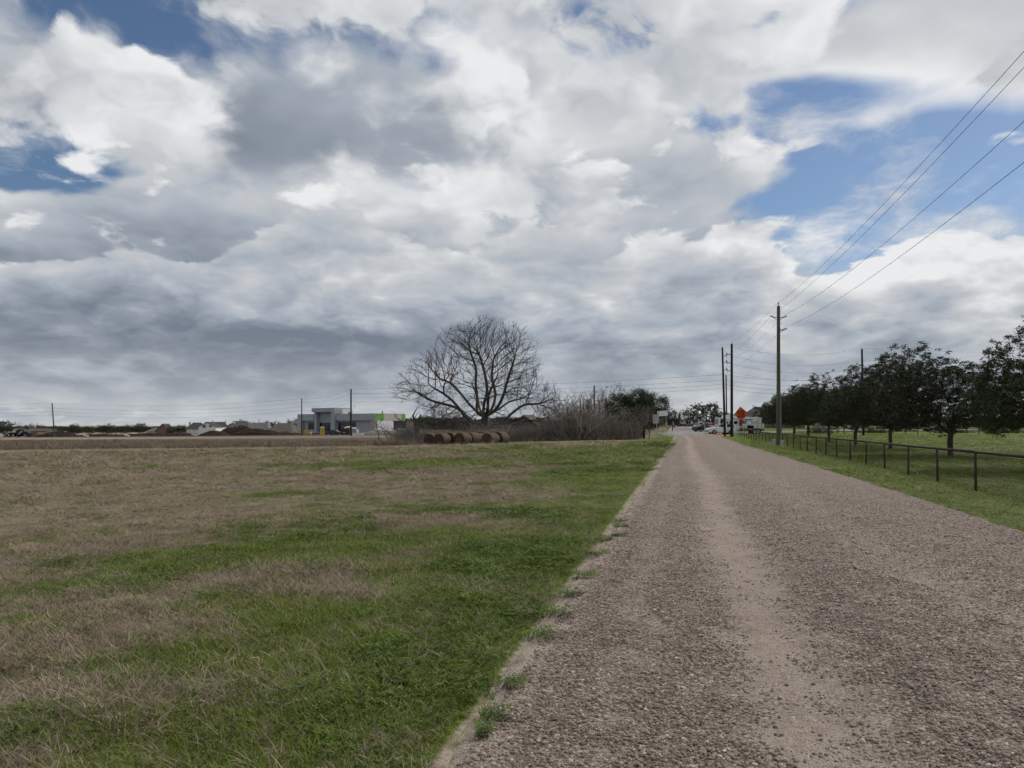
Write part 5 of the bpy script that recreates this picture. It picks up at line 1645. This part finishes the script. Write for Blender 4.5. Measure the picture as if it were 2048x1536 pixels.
def pickup():
    Y = 165; b = at(24, Y); b.z += .1
    t = thing('flatbed_trailer', 'long dark flatbed trailer parked at the far left road edge', 'trailer', b, R(2))
    MB().box((0, 0, .85), (5.4, 2.2, .22)).obj('deck', M['black'], t)
    for x in (-.9, 0, .9):
        for sg in (-1, 1): wheel(t, x, sg * .95, .36, .22)
    for x in (-2.5, -1.2, .6, 2.4): MB().bar((x, -1.08, .9), (x, -1.08, 1.35), .06, .06).obj('stake', M['black'], t)
    MB().bar((2.2, -1.13, .55), (2.9, -1.13, 1.35), .05, .12).obj('ramp_bar', M['white'], t)
    MB().bar((-2.7, 0, .8), (-3.7, 0, .7), .16, .14).obj('tongue', M['black'], t)
    c = thing('loader', 'low black machine parked right behind the flatbed trailer', 'machine', at(47, 166, .1), R(2))
    MB().prism([(-1.3, .35), (-1.3, 1.3), (-.6, 1.75), (.5, 1.75), (.8, 1.2), (1.6, 1.0), (1.6, .35)], -.8, .8).obj('body', M['black'], c, bevel=.05)
    for sg in (-1, 1): MB().add([(-.5, sg * .81, 1.25), (.4, sg * .81, 1.25), (.35, sg * .81, 1.65), (-.45, sg * .81, 1.65)], [(0, 1, 2, 3)]).obj('window', M['glass'], c)
    for x in (-.75, .85):
        for sg in (-1, 1): wheel(c, x, sg * .85, .40, .26)
pickup()

# ------------------------------------------------------------------ traffic devices
for i, (px, Y, lab) in enumerate(((1436.5, 116, 'left white channelizer post on an orange base by the leaning pole'), (1441.5, 115, 'right white channelizer post on an orange base by the leaning pole'))):
    t = thing('channelizer_post', lab, 'traffic post', at(px, Y, .05), 0, 'channelizer posts')
    MB().box((0, 0, .08), (.55, .55, .16), taper=.75).obj('base', M['orange_cone'], t)
    MB().tube([(0, 0, .1), (0, 0, 1.2), (0, 0, 1.25)], [.15, .12, .06], 10).obj('post', M['white'], t)
    MB().tube([(0, 0, .34), (0, 0, .5)], [.156, .152], 10, cap=False).obj('band', M['orange_cone'], t)
for i, (px, Y, lab) in enumerate(((1337, 176, 'leftmost orange cone at the far side of the junction'), (1347, 178, 'middle orange cone at the far side of the junction'), (1350.5, 180, 'rightmost orange cone at the far side of the junction'))):
    t = thing('traffic_cone', lab, 'cone', at(px, Y, .06), i * .5, 'traffic cones')
    MB().box((0, 0, .04), (.6, .6, .08)).obj('base', M['orange_cone'], t)
    MB().tube([(0, 0, .06), (0, 0, .85), (0, 0, .9)], [.26, .08, .05], 12).obj('body', M['orange_cone'], t)
    MB().tube([(0, 0, .45), (0, 0, .62)], [.175, .137], 12, cap=False).obj('band', M['white'], t)
t = thing('barricade', 'striped orange and white barricade among the far cones', 'barricade', at(1341, 177, .05), R(8))
for z in (.45, .95):
    bar = MB().box((0, 0, z), (2.0, .04, .26)).obj('rail', M['white'], t)
    for q in range(5): MB().add([(-.95 + q * .4, -.024, z - .125), (-.75 + q * .4, -.024, z - .125), (-.6 + q * .4, -.024, z + .125), (-.8 + q * .4, -.024, z + .125)], [(0, 1, 2, 3)]).obj('stripe', M['orange_cone'], bar)
for x in (-.85, .85):
    MB().bar((x, -.3, 0), (x, 0, 1.15), .05, .05).obj('leg', M['steel'], t); MB().bar((x, .3, 0), (x, 0, 1.15), .05, .05).obj('leg', M['steel'], t)

# ------------------------------------------------------------------ the unfinished commercial building
def store():
    A = Vector((X(595, 240), 240, 0)); B = Vector((X(749, 218), 218, 0))
    d = (B - A).normalized(); L = (B - A).length
    base = gz((A.x + B.x) / 2, 229) + .15
    t = thing('unfinished_store', 'grey unfinished store with tall entrance tower, green sheathing and white wrapped end', 'building', (A.x, A.y, base), math.atan2(d.y, d.x))
    def u(px):                                   # metres along the front for a photo column
        a = (px - 1024) / FPX
        return (a * A.y - A.x) / (d.x - a * d.y)
    def h(py, px):
        uu = u(px); Y = A.y + d.y * uu
        return Z(py, Y) - base
    dep = 13.0
    H1 = h(829, 600)
    HR = h(827.5, 745); Hl = h(841, 700); HT = h(816, 650)
    uT0, uT1 = u(627), u(671)
    # walls
    wl = MB(); wl.box((uT0 / 2, dep / 2 + .4, H1 / 2 - .1), (uT0, dep - .8, H1 - .25)); wl.obj('wall', M['grey_board'], t)
    wr = MB(); wr.box(((uT1 + L) / 2 - .1, dep / 2 + .4, HR / 2 - .1), (L - uT1 - .2, dep - .8, HR - .25)); wr.obj('wall', M['grey_board'], t)
    # fascia bands stand proud of the walls
    MB().box((uT0 / 2, dep / 2, (H1 + h(841.5, 612)) / 2), (uT0 + .02, dep, H1 - h(841.5, 612))).obj('fascia', M['grey_band'], t)
    MB().box(((uT1 + L) / 2, dep / 2, (HR + Hl) / 2), (L - uT1, dep + .02, HR - Hl)).obj('fascia', M['grey_band'], t)
    # corner piers
    p0 = u(604.5)
    MB().box((p0 / 2, .25, h(841, 600) / 2 + .65), (p0, .6, h(841, 600) - 1.3)).obj('corner_pier', M['grey_band'], t)
    q0 = u(741)
    MB().box(((q0 + L) / 2, dep / 2 - .03, Hl / 2), (L - q0, dep - .1, Hl - .01)).obj('corner_pier', M['concrete_block'], t)
    # yellow sheathing at the base of the left wing
    MB().box((p0 / 2, .22, .65), (p0 + .04, .62, 1.3)).obj('yellow_sheathing', M['yellow_board'], t)
    MB().box(((p0 + u(613)) / 2, .72, .72), (u(613) - p0, .12, 1.4)).obj('yellow_sheathing', M['yellow_board'], t)
    MB().box(((u(613) + u(626)) / 2, .70, .25), (u(626) - u(613), .12, .5)).obj('yellow_sheathing', M['yellow_board'], t)
    # entrance tower: two piers carry a deep header
    tw = bpy.data.objects.new('entrance_tower', None)
    zt = h(824, 650); zo = h(845, 650)
    hd = MB().box(((uT0 + uT1) / 2 - .1, 2.6, (HT + zt) / 2), (uT1 - uT0 + .2, 6.4, HT - zt)).obj('tower_header', M['grey_band'], t)
    MB().box(((uT0 + u(633)) / 2 + .2, 2.8, zt / 2 - .01), (u(633) - uT0 - .2, 5.6, zt - .02)).obj('tower_pier', M['grey_board'], t)
    MB().box(((u(664) + uT1) / 2, 2.5, zt / 2 - .01), (uT1 - u(664), 6.0, zt - .02)).obj('tower_pier', M['grey_band'], t)
    MB().box(((u(633) + u(664)) / 2, 3.2, (zt + zo) / 2), (u(664) - u(633) - .02, 4.4, zt - zo - .02)).obj('tower_panel', M['grey_board'], t)
    MB().box((u(676), 3.6, (HT + HR) / 2 - .25), (1.1, 4.2, HT - HR - .4)).obj('tower_return', M['wrap'], t)  # sunlight on the tower's right side, put in as a white facing
    # openings
    def opening(name, x0, x1, y0, y1, yy, mull):
        a, b = u(x0), u(x1); z0, z1 = max(h(y1, x0), .05), h(y0, x0)
        g = MB().box(((a + b) / 2, yy, (z0 + z1) / 2), (b - a, .06, z1 - z0)).obj(name, M['glass'], t)
        fr = MB()
        for q in [a, b] + [a + (b - a) * k / (mull + 1) for k in range(1, mull + 1)]: fr.box((q, yy - .05, (z0 + z1) / 2), (.1, .1, z1 - z0 + .1))
        for q in (z0, z1): fr.box(((a + b) / 2, yy - .052, q), (b - a + .1, .1, .1))
        fr.obj('frame', M['polymer'], g)
    opening('window', 613, 626, 845, 859, .775, 0)
    opening('entrance', 634, 663.5, 845, 863.5, 1.05, 3)
    opening('window', 673, 690, 844, 863.5, .775, 1)
    opening('window', 691.5, 709, 844, 859, .775, 1)
    MB().box(((u(709) + q0) / 2, .75, h(842, 725) / 2), (q0 - u(709) - .04, .08, h(842, 725) - .05)).obj('block_wall', M['concrete_block'], t)
    # the sunlit end: green sheathing at the corner, pale boards and white wrap
    ue = L + .03
    MB().box((ue, 1.9, (HR + Hl) / 2), (.08, 3.5, HR - Hl - .05)).obj('green_sheathing', M['green_board'], t)
    MB().box((ue, 7.5, (HR + Hl) / 2), (.07, 7.5, HR - Hl - .05)).obj('pale_sheathing', M['cream'], t)
    MB().box((ue, dep - .85, (HR + Hl) / 2), (.08, 1.6, HR - Hl - .05)).obj('green_sheathing', M['green_board'], t)
    MB().box((ue + .01, 6.9, (Hl + .5) / 2), (.07, 11.5, Hl - .6)).obj('white_wrap', M['wrap'], t)
    MB().box(((uT1 + L) / 2, dep / 2, HR + .03), (L - uT1 - .3, dep - .3, .12)).obj('roof', M['roof_g'], t)
    MB().box((uT0 / 2, dep / 2, H1 + .03), (uT0 - .3, dep - .3, .12)).obj('roof', M['roof_g'], t)
    MB().tube([(u(750), 3, HR), (u(750), 3, HR + .9)], .2, 8).obj('roof_vent', M['polymer'], t)
    MB().box((L / 2, dep / 2, -.5), (L + 3, dep + 6, .9)).obj('slab', M['concrete_block'], t)
store()

def annex():
    b = at(800, 205)
    t = thing('metal_outbuilding', 'low grey outbuilding with a pale skirt right of the white wrapped wall', 'building', b, R(-12))
    H = Z(842, 205) - b.z
    MB().box((0, 3, H / 2 - .2), (3.9, 6, H + .2)).obj('wall', M['roof_b'], t)
    MB().box((.6, -.05, .9), (2.2, .08, 1.2)).obj('pale_panel', M['wrap'], t)
    MB().box((0, 3, H - .05), (4.2, 6.4, .2)).obj('roof', M['roof_d'], t)
annex()

def portable_toilet():
    Y = 196; b = at(644.5, Y); 
    t = thing('portable_toilet', 'yellow portable toilet with a white domed roof before the entrance', 'portable toilet', b, R(14))
    H = Z(853.2, Y) - b.z
    body = MB().box((0, 0, H * .44), (1.12, 1.12, H * .88)).obj('cabin', M['yellow_plastic'], t, bevel=.05)
    rf = MB(); n = 10
    rf.prism([(-.62, H * .86)] + [(.62 * math.cos(math.pi * (1 - i / n)), H * .90 + .26 * math.sin(math.pi * i / n)) for i in range(n + 1)] + [(.62, H * .86)], -.6, .6)
    rf.obj('roof', M['wrap'], t)
    dr = MB().box((0, -.575, H * .42), (.78, .03, H * .76)).obj('door', M['yellow_plastic'], t, bevel=.008)
    MB().box((.3, -.60, H * .42), (.06, .03, .14)).obj('handle', M['black'], dr)
    for z in (.72, .78): MB().box((0, -.575, H * z + .12), (.5, .02, .05)).obj('vent', M['black'], t)
    for x in (-.4, .4): MB().box((x, 0, -.05), (.12, 1.2, .12)).obj('skid', M['black'], t)
portable_toilet()

def dumpster(px, Y, lab, wd, hgt, m, rz):
    b = at(px, Y)
    t = thing('dumpster', lab, 'dumpster', b, rz, 'waste bins at the building site')
    w2 = wd / 2
    sh = MB()
    for sg in (-1, 1):
        sh.box((0, sg * 1.1, hgt / 2), (wd, .08, hgt)); sh.box((sg * (w2 - .04), 0, hgt / 2 - .01), (.08, 2.12, hgt - .02))
    sh.box((0, 0, .1), (wd - .1, 2.1, .12)); sh.obj('shell', m, t)
    for q in range(7): MB().box((-w2 + .2 + q * (wd - .4) / 6, -1.17, hgt / 2), (.1, .07, hgt - .1)).obj('rib', m, t)
    rg = random.Random(int(px)); 
    for q in range(9):
        mb = MB(); mb.box((0, 0, 0), (rg.uniform(.5, 1.2), rg.uniform(.4, .9), rg.uniform(.2, .5)), Euler((rg.gauss(0, .3), rg.gauss(0, .3), rg.random() * 3)).to_matrix())
        o = mb.obj('debris', M['wrap'] if q % 3 else M['old_wood'], t, bevel=.05); o.location = (rg.uniform(-w2 + .5, w2 - .5), rg.uniform(-.6, .6), hgt + rg.uniform(-.15, .3))
dumpster(693, 178, 'dark rusty dumpster heaped with white debris beside the black pole', 2.3, 1.55, M['steel_bin'], R(-6))
dumpster(708, 192, 'paler dumpster right behind the black pole, topped with scraps', 2.0, 1.5, M['concrete_block'], R(-6))

def mound(px, Y, wpx, top, lab, seed, dep=6.0, m='soil', name='dirt_mound', cat='mound', group='dirt mounds at the building site'):
    b = at(px, Y); H = Z(top, Y) - b.z; wd = wpx * Y / FPX
    n = 40; mb = MB(); rng = np.random.default_rng(seed)
    for j in range(n + 1):
        for i in range(n + 1):
            u, v = i / n * 2 - 1, j / n * 2 - 1
            x, y = u * wd / 2, v * dep / 2
            f = max(0, 1 - u * u) * max(0, 1 - v * v)
            nn = fbm(np.float64(u * 4 + seed * 7.1), np.float64(v * 3 + seed * 3.3), seed, 4, .6)
            z = H * min(1.0, f ** .7 * (.45 + .85 * float(nn))) * 1.05 + float(rng.normal(0, .05)) * (f > .02)
            mb.v.append((x, y, z - .25 * (1 - min(1, f * 6))))
    for j in range(n):
        for i in range(n):
            mb.f.append((j * (n + 1) + i, j * (n + 1) + i + 1, (j + 1) * (n + 1) + i + 1, (j + 1) * (n + 1) + i)); mb.m.append(0)
    o = mb.obj(name, M[m]); o.location = (b.x, b.y, b.z - .1)
    return tag(o, lab, cat, group)
for i, q in enumerate(((118, 205, 90, 863, 'low rounded dirt mound at the foot of the leaning far-left pole'), (300, 225, 150, 866, 'long low dirt bank below the far left trees'), (365, 205, 60, 865, 'small dark dirt heap left of the white house'), (432, 215, 66, 861, 'dark lumpy dirt heap below the white house'),
                       (478, 218, 84, 851, 'tallest reddish dirt mound before the brown roof'), (515, 205, 110, 857, 'long dark dirt mound right of the tallest one'), (575, 205, 70, 863, 'low dirt bank at the yellow-based corner'), (640, 205, 60, 865, 'thin dirt bank at the foot of the portable toilet'), (205, 230, 120, 867, 'grassy low bank left of the long dirt bank'))):
    mound(q[0], q[1], q[2], q[3], q[4], i + 1)
for i, (px, Y, wpx, top, lab) in enumerate(((755, 182, 70, 860, 'heap of broken concrete and soil below the green sheathing'), (795, 180, 60, 858, 'pale rubble heap right of the white wrapped wall'))):
    mound(px, Y, wpx, top, lab, 20 + i, 5, 'rubble', 'rubble_heap', 'rubble', 'rubble heaps beside the store')
for i, (px, py, lab) in enumerate(((388, 872, 'pale concrete pipe end poking from the dirt below the white house'), (254, 873, 'white sheet lying at the foot of the dirt bank'), (172, 873, 'pale slab lying left of the white sheet'))):
    Y = 195; b = at(px, Y)
    o = MB().box((0, 0, .3), (1.3, .7, .22), Euler((0, R(14), .3)).to_matrix()).obj('concrete_slab', M['wrap'], bevel=.03); o.location = b
    tag(o, lab, 'slab', 'pale slabs on the building site')
t = thing('barrel', 'orange traffic barrel at the road edge below the portable toilet', 'barrel', at(621, 170, .02))
MB().tube([(0, 0, 0), (0, 0, .35), (0, 0, .36), (0, 0, .95), (0, 0, 1.0)], [.32, .31, .28, .26, .2], 12).obj('body', M['orange_cone'], t)
MB().tube([(0, 0, .5), (0, 0, .66)], [.285, .28], 12, cap=False).obj('band', M['white'], t)

# ------------------------------------------------------------------ houses
def house(px, Y, wpx, peak, eave_f, lab, wall, roof, rz=0.0, dep=11.0, hip=False, gable_front=False, chimney=None, wins=(), group='houses behind the building site'):
    b = at(px, Y); H = Z(peak, Y) - b.z; wd = wpx * Y / FPX; he = H * eave_f
    t = thing('house', lab, 'house', b, rz, group)
    ov = .5
    if gable_front:
        MB().prism([(-wd / 2, -.3), (wd / 2, -.3), (wd / 2, he), (0, H - .12), (-wd / 2, he)], 0, dep).obj('wall', wall, t)
        for sg in (-1, 1):
            mb = MB(); e = (sg * (wd / 2 + ov), he - ov * (H - he) / (wd / 2)); th = .18
            mb.add([(0, -ov, H), (e[0], -ov, e[1]), (e[0], dep + ov, e[1]), (0, dep + ov, H), (0, -ov, H + th), (e[0], -ov, e[1] + th), (e[0], dep + ov, e[1] + th), (0, dep + ov, H + th)], [(0, 1, 2, 3), (4, 5, 6, 7), (0, 1, 5, 4), (1, 2, 6, 5), (2, 3, 7, 6), (3, 0, 4, 7)])
            rf = mb.obj('roof', roof, t)
    else:
        MB().box((0, dep / 2, he / 2 - .15), (wd, dep, he + .3)).obj('wall', wall, t)
        ins = wd * (.32 if hip else 0)
        x0 = wd / 2 + ov; y0, y1 = -ov, dep + ov; zc = he - .1
        mb = MB(); mb.add([(-x0, y0, zc), (x0, y0, zc), (x0, y1, zc), (-x0, y1, zc), (-x0 + ins, dep / 2, H), (x0 - ins, dep / 2, H)], [(0, 1, 5, 4), (1, 2, 5), (2, 3, 4, 5), (3, 0, 4), (3, 2, 1, 0)])
        rf = mb.obj('roof', roof, t)
    if chimney is not None:
        MB().box((chimney * wd, dep * .35, H * .72), (.9, .9, H * .62)).obj('chimney', M['cream'], rf)
    for (fx, z, w_, h_) in wins:
        wn = MB().box((fx * wd, -.02, z), (w_, .06, h_)).obj('window', M['glass'], t)
        MB().box((fx * wd, -.04, z - h_ / 2 - .06), (w_ + .2, .1, .1)).obj('sill', M['white'], wn)
        MB().box((fx * wd, -.055, z), (.06, .03, h_)).obj('mullion', M['white'], wn)
    return t
HW = at(414, 345)
house(414, 345, 33, 845, .72, 'white sided house with a front gable and two small upper windows', M['siding'], M['roof_d'], R(8), 12, False, True, None, [(-.16, 5.0, 1.3, 1.2), (.20, 5.1, 1.1, 1.0)])
house(424, 358, 34, 843.6, .68, 'long dark-roofed part behind the gabled white house', M['siding'], M['roof_d'], R(8), 12, False)
house(388, 352, 30, 845, .55, 'white side wing with a dark roof left of the gabled white house', M['siding'], M['roof_d'], R(8), 11, True, False, -.40)
house(470, 380, 58, 842, .50, 'house with a large brown hip roof behind the tallest dirt mound', M['brick'], M['roof_b'], R(-6), 14, True, False, -.2)
house(515, 370, 44, 845, .50, 'grey-roofed house with a pale chimney in the middle of the row', M['brick'], M['roof_g'], R(4), 12, True, False, .42)
house(558, 330, 54, 846, .42, 'house with a wide low brown hip roof left of the grey building', M['cream'], M['roof_b'], R(-5), 14, True, False)
house(325, 340, 24, 848, .50, 'house with a steep pointed dark roof among the far left trees', M['brick'], M['roof_d'], R(10), 10, False, True, None)
house(308, 350, 30, 855, .60, 'low dark-roofed house left of the pointed roof', M['cream'], M['roof_g'], R(0), 10, True)
house(63, 330, 22, 857, .70, 'brown shed-like house behind the gap in the far left trees', M['brick'], M['roof_b'], R(4), 8, False)
house(92, 345, 26, 857, .7, 'pale house behind the leaning far-left pole', M['siding'], M['roof_b'], R(2), 8, False)
house(24, 345, 36, 858, .6, 'white house with a grey roof at the far left edge', M['siding'], M['roof_g'], R(6), 10, False, True)
g2 = 'houses beyond the junction'
house(1362, 212, 40, 836, .42, 'house with a dark blue-grey hip roof beyond the junction', M['brick'], M['roof_d'], R(6), 12, True, False, None, [(-.2, 1.3, 1.2, 1.2), (.15, 1.3, 1.2, 1.2)], g2)
house(1384, 205, 34, 838, .42, 'grey-roofed house right of the dark one beyond the junction', M['brick'], M['roof_g'], R(-8), 12, True, False, None, [(-.2, 1.2, 1.2, 1.0), (.2, 1.2, 1.2, 1.0)], g2)
house(1330, 190, 26, 838, .45, 'grey house glimpsed just right of the sign posts', M['cream'], M['roof_g'], R(12), 10, False, True, None, [], g2)
house(1418, 215, 44, 840, .45, 'brown-roofed house behind the stop sign', M['brick'], M['roof_b'], R(2), 12, True, False, None, [], g2)
house(1548, 178, 118, 812, .30, 'large house whose long dark green roof slopes behind the orange sign', M['brick'], M['roof_green'], R(-8), 16, True, False, None, [], g2)
house(1700, 215, 90, 836, .40, 'long low house hidden behind the middle live oaks', M['cream'], M['roof_g'], R(-6), 12, True, False, None, [(-.3, 1.3, 1.4, 1.1), (.1, 1.3, 1.4, 1.1), (.35, 1.3, 1.2, 1.1)], g2)
house(1860, 230, 80, 838, .40, 'brick house hidden behind the second live oak', M['brick'], M['roof_b'], R(-6), 12, True, False, None, [(-.2, 1.3, 1.4, 1.1), (.2, 1.3, 1.4, 1.1)], g2)
house(1990, 225, 84, 840, .40, 'grey-roofed house hidden behind the nearest live oak', M['cream'], M['roof_g'], R(-8), 12, True, False, None, [], g2)

# far boundary fence across the paddock
def far_fence():
    t = thing('board_fence', 'far dark post and rail fence at the back of the paddock', 'fence')
    a, b = (1590, 120), (2130, 112)
    n = 22; P = []
    for i in range(n + 1):
        f = i / n; px = a[0] + (b[0] - a[0]) * f; Y = a[1] + (b[1] - a[1]) * f + 22 * f
        P.append(at(px, Y))
    post = MB().box((0, 0, .55), (.12, .12, 1.4)).mesh('post', M['pipe'])
    for q in P:
        o = link('post', post, t); o.location = q
    for q, r_ in zip(P, P[1:]):
        for z in (.5, 1.05): MB().bar(q + Vector((0, 0, z)), r_ + Vector((0, 0, z)), .06, .07).obj('rail', M['pipe'], t)
far_fence()

# scrub against the far fence
rngS = np.random.default_rng(5)
for i, (px, Y, wpx, top, lab) in enumerate(((1640, 132, 60, 852, 'brushy dark shrub clump behind the fifth live oak'), (1745, 138, 80, 855, 'wide brown shrub clump across the paddock behind the third live oak'), (1915, 140, 60, 862, 'low grey shrub clump right of the dark car across the paddock'), (2010, 136, 90, 858, 'leafy shrub clump across the paddock behind the nearest live oak'))):
    b = at(px, Y); H = Z(top, Y) - b.z; wd = wpx * Y / FPX
    t = thing('shrub', lab, 'shrub', b, 0, 'shrubs across the paddock')
    mb = shrub(500 + i, max(H, .8) * 1.1, 26, wd * .9)
    mb.obj('stems', BARK_D, t)
    pts = np.column_stack([rngS.normal(0, wd * .24, 500), rngS.normal(0, .6, 500), np.abs(rngS.normal(0, .4, 500)) * max(H, .8)])
    leaves(pts, 2600, .15, .09, rngS).obj('foliage', OLIVE_LEAF if i % 2 == 0 else IVY_LEAF, t)

# a black bird feeding on the field, and one litter scrap on the verge
def bird():
    x, y = on_ground(332, 911); 
    o = thing('bird', 'small black bird standing on the open field', 'bird', (x, y, gz(x, y)), R(200))
    mb = MB()
    mb.tube([(-.20, 0, .10), (-.12, 0, .13), (-.04, 0, .15), (.05, 0, .175), (.10, 0, .205), (.135, 0, .235), (.165, 0, .24), (.20, 0, .232)], [.014, .026, .052, .056, .042, .030, .026, .006], 10)
    mb.tube([(-.17, 0, .105), (-.34, 0, .06)], [.024, .03], 6)
    mb.tube([(.0, .025, .11), (.01, .025, .05), (.0, .025, 0)], [.014, .006, .006], 5); mb.tube([(.0, -.025, .11), (.02, -.025, .05), (.01, -.025, 0)], [.014, .006, .006], 5)
    mb.obj('body', M['black'], o, smooth=True)
bird()
x, y = on_ground(1736, 943)
o = MB().box((0, 0, .03), (.34, .16, .03), Euler((.1, .1, .4)).to_matrix()).obj('litter_scrap', M['white'], bevel=.01); o.location = (x, y, gz(x, y)); tag(o, 'flat white scrap of litter on the grass verge', 'litter')
